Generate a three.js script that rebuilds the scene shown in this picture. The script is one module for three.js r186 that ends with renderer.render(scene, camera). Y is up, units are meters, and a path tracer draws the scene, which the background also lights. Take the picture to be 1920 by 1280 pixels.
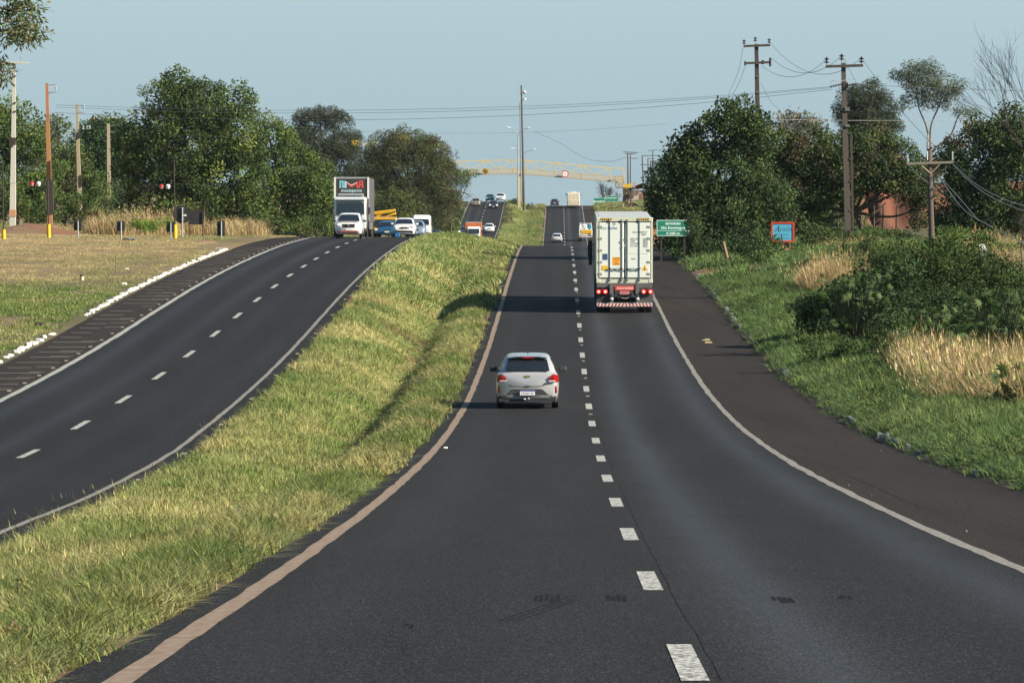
import * as THREE from 'three';
import { mergeGeometries, toCreasedNormals } from 'three/addons/utils/BufferGeometryUtils.js';
import { RoundedBoxGeometry } from 'three/addons/geometries/RoundedBoxGeometry.js';
import { ImprovedNoise } from 'three/addons/math/ImprovedNoise.js';

// ------------------------------------------------------------------ camera, sky, sun, exposure
const scene = new THREE.Scene();
const EYE = 6;                       // eye height above the datum; the road dips to about 2 m in front of it
const F = 8500, HORIZON = 430;       // long lens: focal length and true horizon in pixels of a 1920 x 1280 frame
const camera = new THREE.PerspectiveCamera(2 * Math.atan(640 / F) * 180 / Math.PI, 1.5, 1, 9000);
camera.position.set(0, EYE, 0);
camera.rotation.x = -Math.atan((640 - HORIZON) / F);

const SUN = new THREE.Vector3(0.80, 0.50, 0.29).normalize();
const sun = new THREE.DirectionalLight(new THREE.Color(1.0, 0.90, 0.74), 5.0);
sun.position.copy(SUN).multiplyScalar(400).add(new THREE.Vector3(0, 0, -220));
sun.target.position.set(0, 0, -220);
sun.castShadow = true;
sun.shadow.mapSize.set(4096, 4096);
Object.assign(sun.shadow.camera, { left: -260, right: 260, top: 260, bottom: -260, near: 1, far: 1200 });
scene.add(sun, sun.target);

{ // clear winter afternoon sky with dusty air low down
  const W = 1024, H = 512, data = new Float32Array(W * H * 4);
  const stops = [[-90, .10, .10, .09], [-4, .22, .25, .26], [-0.6, .345, .485, .55], [0.6, .375, .51, .57], [3, .46, .605, .66], [8, .37, .56, .67], [20, .17, .33, .50], [45, .06, .15, .31], [90, .04, .105, .24]];
  const d = new THREE.Vector3();
  for (let j = 0; j < H; j++) for (let i = 0; i < W; i++) {
    const el = ((j + 0.5) / H - 0.5) * Math.PI, az = ((i + 0.5) / W - 0.5) * 2 * Math.PI;
    d.set(Math.cos(az) * Math.cos(el), Math.sin(el), Math.sin(az) * Math.cos(el));
    const deg = el * 180 / Math.PI;
    let k = 0; while (k < stops.length - 2 && deg > stops[k + 1][0]) k++;
    const a = stops[k], b = stops[k + 1], t = THREE.MathUtils.clamp((deg - a[0]) / (b[0] - a[0]), 0, 1);
    const ang = Math.acos(THREE.MathUtils.clamp(d.dot(SUN), -1, 1)) * 180 / Math.PI;
    const glow = el > 0 ? 0.5 * Math.exp(-ang / 10) + 0.08 * Math.exp(-ang / 35) : 0;
    const o = (j * W + i) * 4;
    const K = .4545; data[o] = K * (a[1] + (b[1] - a[1]) * t + glow); data[o + 1] = K * (a[2] + (b[2] - a[2]) * t + glow * .93); data[o + 2] = K * (a[3] + (b[3] - a[3]) * t + glow * .82); data[o + 3] = 1;
  }
  const sky = new THREE.DataTexture(data, W, H, THREE.RGBAFormat, THREE.FloatType);
  sky.mapping = THREE.EquirectangularReflectionMapping;
  sky.magFilter = sky.minFilter = THREE.LinearFilter;
  sky.needsUpdate = true;
  scene.background = sky; scene.environment = sky;
}
const renderer = new THREE.WebGLRenderer({ antialias: true });
renderer.toneMapping = THREE.LinearToneMapping;
renderer.toneMappingExposure = 2.2;
renderer.shadowMap.enabled = true;

// ------------------------------------------------------------------ helpers
let seed = 12345;
const rnd = () => { seed = (seed + 0x6d2b79f5) | 0; let t = Math.imul(seed ^ (seed >>> 15), 1 | seed); t = (t + Math.imul(t ^ (t >>> 7), 61 | t)) ^ t; return ((t ^ (t >>> 14)) >>> 0) / 4294967296; };
const rr = (a, b) => a + (b - a) * rnd();
const noise = new ImprovedNoise();
const n3 = (x, y, z = 0) => noise.noise(x, y, z);
const fbm = (x, y, z = 0.37) => n3(x, y, z) * .55 + n3(x * 2.1, y * 2.1, z + 5) * .28 + n3(x * 4.3, y * 4.3, z + 9) * .17;
const { clamp, lerp, smoothstep } = THREE.MathUtils;
const V = (x, y, z) => new THREE.Vector3(x, y, z);
// a point seen at pixel (px, py) of the photograph, d metres away
const at = (px, py, d) => V((px - 960) / F * d, EYE - (py - HORIZON) / F * d, -d);
const C = (r, g, b) => new THREE.Color().setRGB(r, g, b);

const used = new Map();
function numbered(name) { const n = used.get(name) || 0; used.set(name, n + 1); return n ? `${name}_${String(n).padStart(3, '0')}` : name; }
function tag(o, label, category, group, kind) {
  if (label) o.userData.label = label;
  if (category) o.userData.category = category;
  if (group) o.userData.group = group;
  if (kind) o.userData.kind = kind;
  return o;
}
function thing(name, label, category, pos = V(0, 0, 0), turn = 0, group, kind) {
  const o = new THREE.Group(); o.name = numbered(name); o.position.copy(pos); o.rotation.order = 'YXZ'; o.rotation.y = turn;
  scene.add(o); return tag(o, label, category, group, kind);
}
function part(name, geo, mat, parent, label) {
  const m = new THREE.Mesh(geo, mat); m.name = name; m.castShadow = m.receiveShadow = true; parent.add(m);
  if (label) m.userData.label = label;
  return m;
}
function single(name, label, category, geo, mat, pos, group, kind) {
  const m = new THREE.Mesh(geo, mat); m.name = numbered(name); m.castShadow = m.receiveShadow = true; if (pos) m.position.copy(pos);
  scene.add(m); return tag(m, label, category, group, kind);
}
function copyOf(src, pos, turn, label) {
  const c = src.clone(); c.name = numbered(src.name.replace(/_\d{3}$/, '')); c.userData = { ...src.userData }; if (label) c.userData.label = label;
  c.position.copy(pos); if (turn !== undefined) c.rotation.y = turn; scene.add(c); return c;
}
// collects simple shapes that make up one part
class Shapes {
  constructor() { this.l = []; }
  add(g, m) { if (g.index) g = g.toNonIndexed(); if (m) g.applyMatrix4(m); if (!g.attributes.uv) g.setAttribute('uv', new THREE.BufferAttribute(new Float32Array(g.attributes.position.count * 2), 2)); for (const k of Object.keys(g.attributes)) if (!['position', 'normal', 'uv'].includes(k)) g.deleteAttribute(k); this.l.push(g); return this; }
  put(g, x, y, z, rx = 0, ry = 0, rz = 0) { return this.add(g, new THREE.Matrix4().compose(V(x, y, z), new THREE.Quaternion().setFromEuler(new THREE.Euler(rx, ry, rz)), V(1, 1, 1))); }
  box(w, h, d, x, y, z, rx, ry, rz) { return this.put(new THREE.BoxGeometry(w, h, d), x, y, z, rx, ry, rz); }
  rbox(w, h, d, r, x, y, z, rx, ry, rz) { return this.put(new RoundedBoxGeometry(w, h, d, 2, r), x, y, z, rx, ry, rz); }
  cyl(r0, r1, h, x, y, z, rx, ry, rz, s = 12) { return this.put(new THREE.CylinderGeometry(r1, r0, h, s), x, y, z, rx, ry, rz); }
  bar(p, q, r, s = 6, r2) {
    const v = q.clone().sub(p), L = v.length();
    const m = new THREE.Matrix4().compose(p.clone().add(q).multiplyScalar(.5), new THREE.Quaternion().setFromUnitVectors(V(0, 1, 0), v.normalize()), V(1, 1, 1));
    return this.add(new THREE.CylinderGeometry(r2 ?? r, r, L, s), m);
  }
  beam(p, q, w, h) {                     // square section bar
    const v = q.clone().sub(p), L = v.length();
    const m = new THREE.Matrix4().compose(p.clone().add(q).multiplyScalar(.5), new THREE.Quaternion().setFromUnitVectors(V(0, 1, 0), v.normalize()), V(1, 1, 1));
    return this.add(new THREE.BoxGeometry(w, L, h), m);
  }
  tube(pts, r, s = 5, n) { return this.add(new THREE.TubeGeometry(new THREE.CatmullRomCurve3(pts), n ?? pts.length * 3, r, s)); }
  lathe(pts, x, y, z, s = 12) { return this.put(new THREE.LatheGeometry(pts.map(([a, b]) => new THREE.Vector2(a, b)), s), x, y, z); }
  get() { return this.l.length > 1 ? mergeGeometries(this.l) : this.l[0]; }
  build(name, mat, parent, label) { return part(name, this.get(), mat, parent, label); }
}
const S = () => new Shapes();
const box = (w, h, d, x, y, z, rx, ry, rz) => S().box(w, h, d, x, y, z, rx, ry, rz).get();
const rbox = (w, h, d, r, x, y, z, rx, ry, rz) => S().rbox(w, h, d, r, x, y, z, rx, ry, rz).get();
const cyl = (r0, r1, h, x, y, z, rx, ry, rz, s) => S().cyl(r0, r1, h, x, y, z, rx, ry, rz, s).get();
// surface from rings of equal length
function loft(rings, { close = true, caps = true, crease = 0.6 } = {}) {
  const pos = [], idx = [], n = rings[0].length;
  for (const r of rings) for (const p of r) pos.push(...p);
  for (let i = 0; i < rings.length - 1; i++) for (let j = 0; j < (close ? n : n - 1); j++) {
    const a = i * n + j, b = i * n + (j + 1) % n, c = a + n, e = b + n; idx.push(a, c, b, b, c, e);
  }
  if (caps) for (const [k, flip] of [[0, false], [rings.length - 1, true]]) {
    const ctr = [0, 0, 0]; rings[k].forEach((p) => p.forEach((v, q) => ctr[q] += v / n));
    const ci = pos.length / 3; pos.push(...ctr);
    for (let j = 0; j < n; j++) { const a = k * n + j, b = k * n + (j + 1) % n; flip ? idx.push(ci, b, a) : idx.push(ci, a, b); }
  }
  let g = new THREE.BufferGeometry(); g.setAttribute('position', new THREE.Float32BufferAttribute(pos, 3)); g.setIndex(idx);
  g = toCreasedNormals(g, crease);
  g.setAttribute('uv', new THREE.BufferAttribute(new Float32Array(g.attributes.position.count * 2), 2));
  return g;
}
// curved sheet on four corners (bl, br, tr, tl), bulging out by b along n
function sheet(bl, br, tr, tl, b = 0, nx = 8, ny = 3, lift = 0) {
  const nrm = br.clone().sub(bl).cross(tl.clone().sub(bl)).normalize();
  const pos = [], uv = [], idx = [];
  for (let j = 0; j <= ny; j++) for (let i = 0; i <= nx; i++) {
    const s = i / nx, t = j / ny;
    const p = bl.clone().lerp(br, s).lerp(tl.clone().lerp(tr, s), t).addScaledVector(nrm, lift + b * (1 - (2 * s - 1) ** 2));
    pos.push(p.x, p.y, p.z); uv.push(s, t);
  }
  for (let j = 0; j < ny; j++) for (let i = 0; i < nx; i++) { const a = j * (nx + 1) + i, c = a + nx + 1; idx.push(a, a + 1, c, a + 1, c + 1, c); }
  const g = new THREE.BufferGeometry(); g.setAttribute('position', new THREE.Float32BufferAttribute(pos, 3)); g.setAttribute('uv', new THREE.Float32BufferAttribute(uv, 2)); g.setIndex(idx); g.computeVertexNormals();
  return g;
}
function mat(r, g, b, rough = .8, metal = 0, extra = {}) { return new THREE.MeshStandardMaterial({ color: C(r, g, b), roughness: rough, metalness: metal, side: THREE.DoubleSide, ...extra }); }
function phys(r, g, b, rough, extra = {}) { return new THREE.MeshPhysicalMaterial({ color: C(r, g, b), roughness: rough, side: THREE.DoubleSide, ...extra }); }
const leafMat = (r, g, b, tr = .3) => phys(r, g, b, .75, { transmission: tr, thickness: 0, specularIntensity: .35 });
function texture(w, h, fn, srgb = true) {
  const a = new Uint8Array(w * h * 4);
  for (let y = 0; y < h; y++) for (let x = 0; x < w; x++) { const c = fn(x, y), o = (y * w + x) * 4; a[o] = clamp(c[0], 0, 255); a[o + 1] = clamp(c[1], 0, 255); a[o + 2] = clamp(c[2], 0, 255); a[o + 3] = 255; }
  const t = new THREE.DataTexture(a, w, h); t.wrapS = t.wrapT = THREE.RepeatWrapping; t.magFilter = THREE.LinearFilter; t.minFilter = THREE.LinearMipmapLinearFilter;
  if (srgb) t.colorSpace = THREE.SRGBColorSpace; t.needsUpdate = true; return t;
}
function print(w, h, draw) {
  const c = document.createElement('canvas'); c.width = w; c.height = h; const g = c.getContext('2d'); draw(g, w, h);
  const t = new THREE.CanvasTexture(c); t.colorSpace = THREE.SRGBColorSpace; return t;
}
const printMat = (t, rough = .6) => new THREE.MeshStandardMaterial({ map: t, roughness: rough, side: THREE.DoubleSide });
// ------------------------------------------------------------------ lie of the land
// centre line of the right carriageway's dashes, and of the left carriageway's, as metres right of the camera
const xR = (d) => 0.81 + 0.0105 * d;
const gapL = (d) => -13.3 - 0.0017 * Math.min(d, 900);
const xL = (d) => xR(d) + gapL(d);
const fromRows = (rows) => rows.map(([d, y]) => [d, EYE - (y - HORIZON) / F * d]);
function profile(pts) {
  return (d) => {
    if (d <= pts[0][0]) { const [a, b] = pts; return a[1] + (d - a[0]) * (b[1] - a[1]) / (b[0] - a[0]); }
    let i = 0; while (i < pts.length - 2 && d > pts[i + 1][0]) i++;
    const p0 = pts[Math.max(i - 1, 0)], p1 = pts[i], p2 = pts[i + 1], p3 = pts[Math.min(i + 2, pts.length - 1)];
    const h = p2[0] - p1[0], t = clamp((d - p1[0]) / h, 0, 1);
    const m1 = (p2[1] - p0[1]) / (p2[0] - p0[0]) * h, m2 = (p3[1] - p1[1]) / (p3[0] - p1[0]) * h, t2 = t * t, t3 = t2 * t;
    return p1[1] * (2 * t3 - 3 * t2 + 1) + m1 * (t3 - 2 * t2 + t) + p2[1] * (-2 * t3 + 3 * t2) + m2 * (t3 - t2);
  };
}
const smooth = (rows) => { let a = rows.map((r) => r.slice()); for (let k = 0; k < 2; k++) a = a.map((r, i) => i && i < a.length - 1 && a[i + 1][0] - a[i - 1][0] < 30 ? [r[0], (a[i - 1][1] + 2 * r[1] + a[i + 1][1]) / 4] : r); return a; };
const hR = profile([...smooth(fromRows([[28.8, 1242], [40.8, 1093], [52.8, 1006], [64.8, 943], [76.8, 900], [88.8, 863], [100.8, 829], [112.8, 798], [124.8, 766], [136.8, 732], [148.8, 698], [160.8, 667], [172.8, 638], [184.8, 611], [196.8, 585.5], [208.8, 562], [220.8, 542], [232.8, 525], [244.8, 510], [256.8, 497], [268.8, 485.5], [280.8, 475.5], [292.8, 468], [304.8, 462.5], [316, 460.5]])),
  [340, 4.62], [400, 3.6], [500, 2.3], [600, 2.1], [660, 2.5], [700, 3.2], [722, 3.95], [760, 5.45], [857, 9.33], [885, 10.4], [905, 10.75], [940, 10.6], [1000, 9], [1200, 2], [1600, 0], [4000, -8]]);
const hL = profile([[20, 2.0], [40, 1.55], [60, 1.2], ...smooth(fromRows([[76.3, 990], [90, 927], [108, 851], [120, 800], [132, 751], [144, 706], [156, 666], [168, 626], [180, 591], [192, 561], [204, 535.5], [216, 515], [228, 498.5], [240, 484.5], [252, 472.5], [264, 462.5], [276, 455], [288, 449.5], [300, 446], [322, 444.3]])),
  [345, 5.43], [370, 5.37], [430, 5.2], [500, 4.98], [550, 4.7], [600, 4.2], [650, 3.75], [690, 3.85], [720, 4.6], [775, 6.27], [800, 7.46], [830, 9.0], [850, 10.05], [875, 11.15], [892, 11.5], [925, 11.4], [1000, 9.5], [1200, 2], [1600, 0], [4000, -8]]);
function ground(d, x) {
  const u = x - xR(d), oL = gapL(d), r = hR(d), l = hL(d), uL = u - oL;
  const rough = 0.06 * fbm(x * .35, d * .35) + .1 * fbm(x * .08, d * .08);
  if (u >= -4.0 && u <= 6.4) return r - .04;
  if (uL >= -5.8 && uL <= 4.0) return l - .04;
  if (u < -4.0 && uL > 4.0) {                       // median with its ditch
    const a = oL + 4.0, w = -4.0 - a, t = (u - a) / w;
    const deep = (.3 + .45 * smoothstep(d, 62, 92)) * (1 - smoothstep(d, 235, 285)) + .55 * smoothstep(d, 640, 700);
    const ditch = t < .6 ? Math.pow(smoothstep(t, .04, .62), 1.3) : 1 - smoothstep(t, .6, .92);
    const bump = .06 * smoothstep(d, 262, 300) * (1 - smoothstep(d, 330, 400)) * Math.sin(Math.PI * t);
    const edge = Math.min(t, 1 - t) * w;
    return lerp(l, r, smoothstep(t, .05, 1)) - .03 - deep * ditch + bump + rough * clamp(edge, 0, 1);
  }
  if (u > 6.4) {
    const v = u - 6.4, f = clamp(v / 1.5, 0, 1);
    const nearSag = 1 - .0;
    let b = .1 * smoothstep(v, .1, .5) + .085 * Math.min(v, 13) * nearSag + .02 * Math.max(0, v - 13);
    b += 3.0 * smoothstep(d + 3 * fbm(x * .35, 3) + 2.4 * n3(x * 1.1, 7) + 1.2 * n3(x * 2.7, 9), 303, 311) * smoothstep(v, 9.5, 12.5) * (1 - smoothstep(d, 420, 520));
    return r + b + rough * f;
  }
  const w = -uL - 5.8, f = clamp(w / 2, 0, 1);
  let b = .05 * smoothstep(w, .1, .5) + .004 * w + .1 * Math.max(0, Math.min(w - 22, 40));
  const mx = x + 34.2, md = d - 322;
  b += .85 * Math.exp(-(mx * mx) / 7 - md * md / 40);
  return l + b + rough * f * .7;
}
const onGround = (px, d, sink = 0) => { const x = (px - 960) / F * d; return V(x, ground(d, x) - sink, -d); };

// colour of the soil and of what grows on it: 0 lush, 1 straw
function dryness(d, x) {
  const u = x - xR(d), uL = u - gapL(d), k = fbm(x * .22, d * .12, 1.5) + .5 * fbm(x * .9, d * .5, 7.5);
  if (u > 6.3) return clamp(.12 + .5 * k, 0, 1);
  if (uL < -5.7) { const w = -uL - 5.7; return clamp(.64 + .8 * k - .6 * (1 - smoothstep(d, 188, 226)) + .02 * Math.min(w, 12) - .25 * smoothstep(d, 268, 285) * (w < 12 ? 1 : 0), 0, 1); }
  return clamp(.48 + 1.25 * k + .25 * smoothstep(d, 130, 150) * (1 - smoothstep(d, 165, 185)), 0, 1);
}
function soil(d, x, out) {
  const u = x - xR(d), uL = u - gapL(d), k = dryness(d, x), n = fbm(x * .8, d * .4, 3.3);
  out.setRGB(.085, .085, .03).lerp(C(.27, .205, .095), k);
  const red = C(.27, .105, .05), dust = C(.33, .22, .12);
  if (u > -4.4 && u < -3.4 || uL > 3.4 && uL < 4.4) out.copy(C(.13, .085, .055)).lerp(red, clamp(.2 + .6 * n, 0, .6));
  if (u > 6.2 && u < 7.0) out.copy(C(.14, .085, .05)).lerp(dust, .3 + .5 * n);
  if (u > 6.5) { const v = u - 6.4;
    if (d > 232 && d < 247 && v < 4.2) out.lerp(red, smoothstep(d + n * 3, 233, 236) * (1 - smoothstep(d + n * 3, 243, 246)) * .9);
    if (v > 8.5 && d > 298 && d < 420) out.lerp(C(.215, .075, .045), clamp(.9 + .5 * n + .5 * n3(x * 1.1, d * .2, 5), 0, 1)); }
  if (uL < -5.7) { const w = -uL - 5.7;
    if (w > 1.5 && d < 190 && d > 160) out.lerp(dust, .8 * Math.exp(-(((d - 175 - .3 * w * 0 + 1.2 * n) / 1.8) ** 2)));
    const mx = x + 33.5, md = d - 320; out.lerp(C(.21, .115, .065), .85 * smoothstep(Math.exp(-(mx * mx) / 14 - md * md / 60) + .5 * n, .15, .6)); out.lerp(red, .8 * smoothstep(Math.exp(-((x + 31.5) ** 2) / 5 - (d - 318) ** 2 / 20) + .6 * n, .35, .6));
    out.lerp(C(.30, .205, .11), .6 * smoothstep(fbm(x * .12 + 3, d * .06, 11), -.05, .2) * smoothstep(d, 192, 222)); }
  return out;
}
{ // one sheet of land out past the crests
  const ds = []; for (let d = 8; d < 3400;) { ds.push(d); d += d < 90 ? 1 : d < 335 ? 1.6 : d < 480 ? 4 : d < 960 ? 5 : d < 1300 ? 20 : 150; }
  const us = [-900, -500, -300, -200, -150, -120, -95, -75, -60, -50];
  for (let u = -46; u < -19.5; u += 1.3) us.push(u);
  us.push(-19.45, -19.2);                                  // left carriageway lies between these
  for (let u = -18.6; u < -9.9; u += 1.0) us.push(u);
  for (let u = -9.9; u < -3.9; u += .22) us.push(u);
  us.push(-3.9, -2, 0, 3, 6.0, 6.3);
  for (let u = 6.42; u < 26; u += .42) us.push(u);
  us.push(28, 32, 38, 46, 60, 80, 110, 150, 220, 350, 600, 900);
  const pos = [], col = [], uv = [], idx = [], c = new THREE.Color(), n = us.length;
  for (const d of ds) for (const u0 of us) {
    const u = u0 < -8 && u0 > -60 ? u0 + (gapL(d) + 13.3) : u0, x = xR(d) + u;
    pos.push(x, ground(d, x), -d); soil(d, x, c); col.push(c.r, c.g, c.b); uv.push(x / 3, d / 3);
  }
  for (let i = 0; i < ds.length - 1; i++) for (let j = 0; j < n - 1; j++) { const a = i * n + j, b = a + n; idx.push(a, a + 1, b, a + 1, b + 1, b); }
  const g = new THREE.BufferGeometry(); g.setAttribute('position', new THREE.Float32BufferAttribute(pos, 3)); g.setAttribute('color', new THREE.Float32BufferAttribute(col, 3)); g.setAttribute('uv', new THREE.Float32BufferAttribute(uv, 2)); g.setIndex(idx); g.computeVertexNormals();
  const tex = texture(256, 256, (x, y) => { const v = 205 + 90 * (n3(x * .11, y * .11, 2) * .5 + (rnd() - .5) * .7); return [v, v * .98, v * .94]; });
  const m = new THREE.MeshStandardMaterial({ vertexColors: true, map: tex, roughness: 1, side: THREE.DoubleSide, bumpMap: tex, bumpScale: .02 });
  single('ground', 'rolling red-earth land under the grass, verges and median of the highway', 'ground', g, m, null, null, 'structure');
}

// ------------------------------------------------------------------ carriageways
function strip(xc, h, u0, u1, d0, d1, step, lift, nu = 1, colour) {
  const pos = [], uv = [], idx = [], col = [], rows = Math.max(1, Math.round((d1 - d0) / step)); const c = new THREE.Color();
  for (let i = 0; i <= rows; i++) {
    const d = d0 + (d1 - d0) * i / rows, a = typeof u0 === 'function' ? u0(d) : u0, b = typeof u1 === 'function' ? u1(d) : u1;
    for (let j = 0; j <= nu; j++) { const u = lerp(a, b, j / nu), x = xc(d) + u; pos.push(x, h(d) + lift, -d); uv.push(u, d); if (colour) { colour(d, u, c); col.push(c.r, c.g, c.b); } }
  }
  for (let i = 0; i < rows; i++) for (let j = 0; j < nu; j++) { const a = i * (nu + 1) + j, b = a + nu + 1; idx.push(a, a + 1, b, a + 1, b + 1, b); }
  const g = new THREE.BufferGeometry(); g.setAttribute('position', new THREE.Float32BufferAttribute(pos, 3)); g.setAttribute('uv', new THREE.Float32BufferAttribute(uv, 2)); if (colour) g.setAttribute('color', new THREE.Float32BufferAttribute(col, 3)); g.setIndex(idx); g.computeVertexNormals(); return g;
}
// asphalt: stone grain, worn wheel tracks; the tracks are polished smooth by tyres, which is where the sky shows in them
const TRACK = (u, offs) => offs.reduce((s, [c, w, k]) => s + k * Math.exp(-(((u - c) / w) ** 2)), 0);
function asphalt(offs, w, base, tint) {
  const N = 1024, spec = new Float32Array(N * N); for (let i = 0; i < N * N; i++) spec[i] = rnd();
  const wob = (x, y) => n3(Math.cos(y / N * 6.283) * 1.4 + 4, Math.sin(y / N * 6.283) * 1.4, x * .004) * .06;
  const col = texture(N, N, (x, y) => {
    const u = (x / N - .5) * w, t = TRACK(u + wob(x, y), offs), s = spec[y * N + x], s2 = spec[((y + 1) % N) * N + x];
    const stone = s > .93 ? 34 : s > .6 ? 7 : -8, v = base * (1 + .2 * t) + stone + (s2 - .5) * 16;
    return [v * tint[0], v * tint[1], v * tint[2]];
  });
  const rgh = texture(512, 512, (x, y) => { const u = (x / 512 - .5) * w, t = TRACK(u + wob(x * 2, y * 2), offs); const v = 255 * (.86 - .24 * t + .05 * (rnd() - .5)); return [v, v, v]; }, false);
  const spec_ = texture(512, 512, () => [255, 255, 255], false); for (let y = 0; y < 512; y++) for (let x = 0; x < 512; x++) { const u = (x / 512 - .5) * w, t = TRACK(u + wob(x * 2, y * 2), offs); spec_.image.data[(y * 512 + x) * 4 + 3] = clamp(255 * (.1 + .07 * t), 0, 255); }
  for (const t of [col, rgh, spec_]) { t.repeat.set(1 / w, 1 / 22); t.offset.set(.5, 0); }
  return new THREE.MeshPhysicalMaterial({ map: col, roughnessMap: rgh, roughness: 1, specularIntensityMap: spec_, vertexColors: true, side: THREE.DoubleSide, bumpMap: col, bumpScale: .003 });
}
const laneAsphaltR = asphalt([[.85, .42, 1], [2.95, .42, .9], [-2.6, .4, .15], [-.9, .4, .12]], 8, 42, [.98, .99, 1.03]);
const laneAsphaltL = asphalt([[-2.75, .45, .75], [-.95, .45, .6], [.9, .4, .2], [2.6, .4, .2]], 8, 40, [.97, .99, 1.04]);
const shoulderAsphalt = asphalt([[0, 1, 0]], 8, 45, [1.05, .97, .93]);
const patchy = (d, u, c) => { const k = 1 + .22 * fbm(u * .6, d * .04, 4) + .14 * fbm(u * 1.6, d * .12, 8) + .08 * fbm(u * 4, d * .5, 2); c.setRGB(k, k, k); };
const paint = (() => { const t = texture(256, 256, (x, y) => { const v = 232 + 26 * n3(x * .09, y * .09, 1) + (rnd() - .5) * 26 - (n3(x * .05 + 9, y * .12) + .3 * n3(x * .2, y * .2, 4) > .14 ? 60 + rnd() * 90 : 0) - (n3(x * .015 + 3, y * .02, 9) > .25 ? 45 : 0); return [v, v * .995, v * .97]; }); t.repeat.set(1.3, .5); return new THREE.MeshStandardMaterial({ map: t, color: C(.5, .51, .5), roughness: .75, side: THREE.DoubleSide }); })();
const grimy = (() => { const t = texture(256, 256, (x, y) => { const k = clamp(.5 + .8 * n3(x * .05, y * .05, 6) + .5 * (rnd() - .5), 0, 1); return [lerp(178, 205, k), lerp(148, 192, k), lerp(126, 176, k)]; }); t.repeat.set(.9, .28); return new THREE.MeshStandardMaterial({ map: t, color: C(.36, .335, .31), roughness: .85, side: THREE.DoubleSide }); })();
const worn = (() => { const t = texture(256, 256, (x, y) => { const k = n3(x * .06, y * .05, 7) + .5 * n3(x * .2, y * .15, 2), v = 205 + 60 * k + (rnd() - .5) * 40 - (k > .3 ? 70 : 0); return [v, v * .985, v * .95]; }); t.repeat.set(1.1, .3); return new THREE.MeshStandardMaterial({ map: t, color: C(.31, .305, .295), roughness: .85, side: THREE.DoubleSide }); })();
const faded = mat(.33, .30, .26, .9), stud = mat(.40, .36, .28, .5);
const wav = (u, k = .035) => (d) => u + k * n3(d * .35, u * 3) + .02 * n3(d * 1.7, u);

function carriageway(name, label, xc, h, lanes, shoulder, d0, d1, lines) {
  const t = thing(name, label, 'road', V(0, 0, 0), 0, null, 'structure');
  part('lanes', strip(xc, h, lanes[0], lanes[1], d0, d1, 1.0, 0, 28, patchy), lines.mat, t);
  part('shoulder', strip(xc, h, shoulder[0], shoulder[1], d0, d1, 1.5, shoulder[2] ?? 0, 14, patchy), shoulderAsphalt, t);
  return t;
}
const ROADEND = 1000;
const roadR = carriageway('right_road', 'dark asphalt carriageway running away up the hill, with the container truck on it', xR, hR, [wav(-3.78, .07), 3.62], [3.62, wav(6.3, .12)], 12, ROADEND, { mat: laneAsphaltR });
part('edge_line', strip(xR, hR, wav(-3.51, .025), wav(-3.34, .025), 12, ROADEND, .8, .005), grimy, roadR, 'rust-stained edge line along the median');
part('edge_line', strip(xR, hR, wav(3.53), wav(3.68), 12, ROADEND, .8, .005), worn, roadR, 'worn white edge line along the shoulder');
for (let d = 28.8 - 24; d < 940; d += 12) if (d > 12 && (d < 330 || d > 690)) part('lane_dash', strip(xR, hR, -.085, .085, d - 1.9, d + 1.9, .8, .005), paint, roadR);
const wide = (d) => lerp(-5.75, -7.5, smoothstep(d, 259, 264) * (1 - smoothstep(d, 296, 310))) + .08 * n3(d * .4, 2);
const roadL = carriageway('left_road', 'dark asphalt carriageway on the left carrying oncoming traffic over the crest', xL, hL, [-3.55, wav(3.9, .08)], [wide, -3.55], 30, ROADEND, { mat: laneAsphaltL });
part('edge_line', strip(xL, hL, wav(3.32, .02), wav(3.45, .02), 30, ROADEND, .8, .005), worn, roadL, 'dusty edge line along the median');
part('edge_line', strip(xL, hL, wav(-3.62), wav(-3.42), 30, ROADEND, .8, .005), paint, roadL, 'white edge line along the shoulder');
for (let d = 36; d < 940; d += 12) if (d > 90 && (d < 360 || d > 690)) part('lane_dash', strip(xL, hL, -.085, .085, d - 1.9, d + 1.9, .8, .005), paint, roadL);
for (let d = 128, k = 0; d < 262; d += 2.9, k++) {          // faded cross bars on the left shoulder, and studs beside the line
  const a = -5.5 + .25 * rnd(), m = rr(-4.75, -4.45);
  if (rnd() > .12) part('shoulder_bar', strip(xL, hL, a, rnd() > .5 ? m : -3.95, d - .05, d + .05, .1, .006), faded, roadL);
  if (rnd() > .4) part('shoulder_bar', strip(xL, hL, m + .1, -3.85, d + .5, d + .59, .1, .006), faded, roadL);
}
for (let d = 96; d < 300; d += 4) for (const [u, on] of [[-3.82, d > 120], [3.72, d % 12 < 4]]) if (on) part('road_stud', box(.11, .03, .1, xL(d) + u, hL(d) + .015, -d), stud, roadL);
for (let d = 34; d < 300; d += 12) part('road_stud', box(.1, .025, .09, xR(d) + .02 + .0, hR(d + 4) + .013, -(d + 1.2)), stud, roadR);
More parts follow.
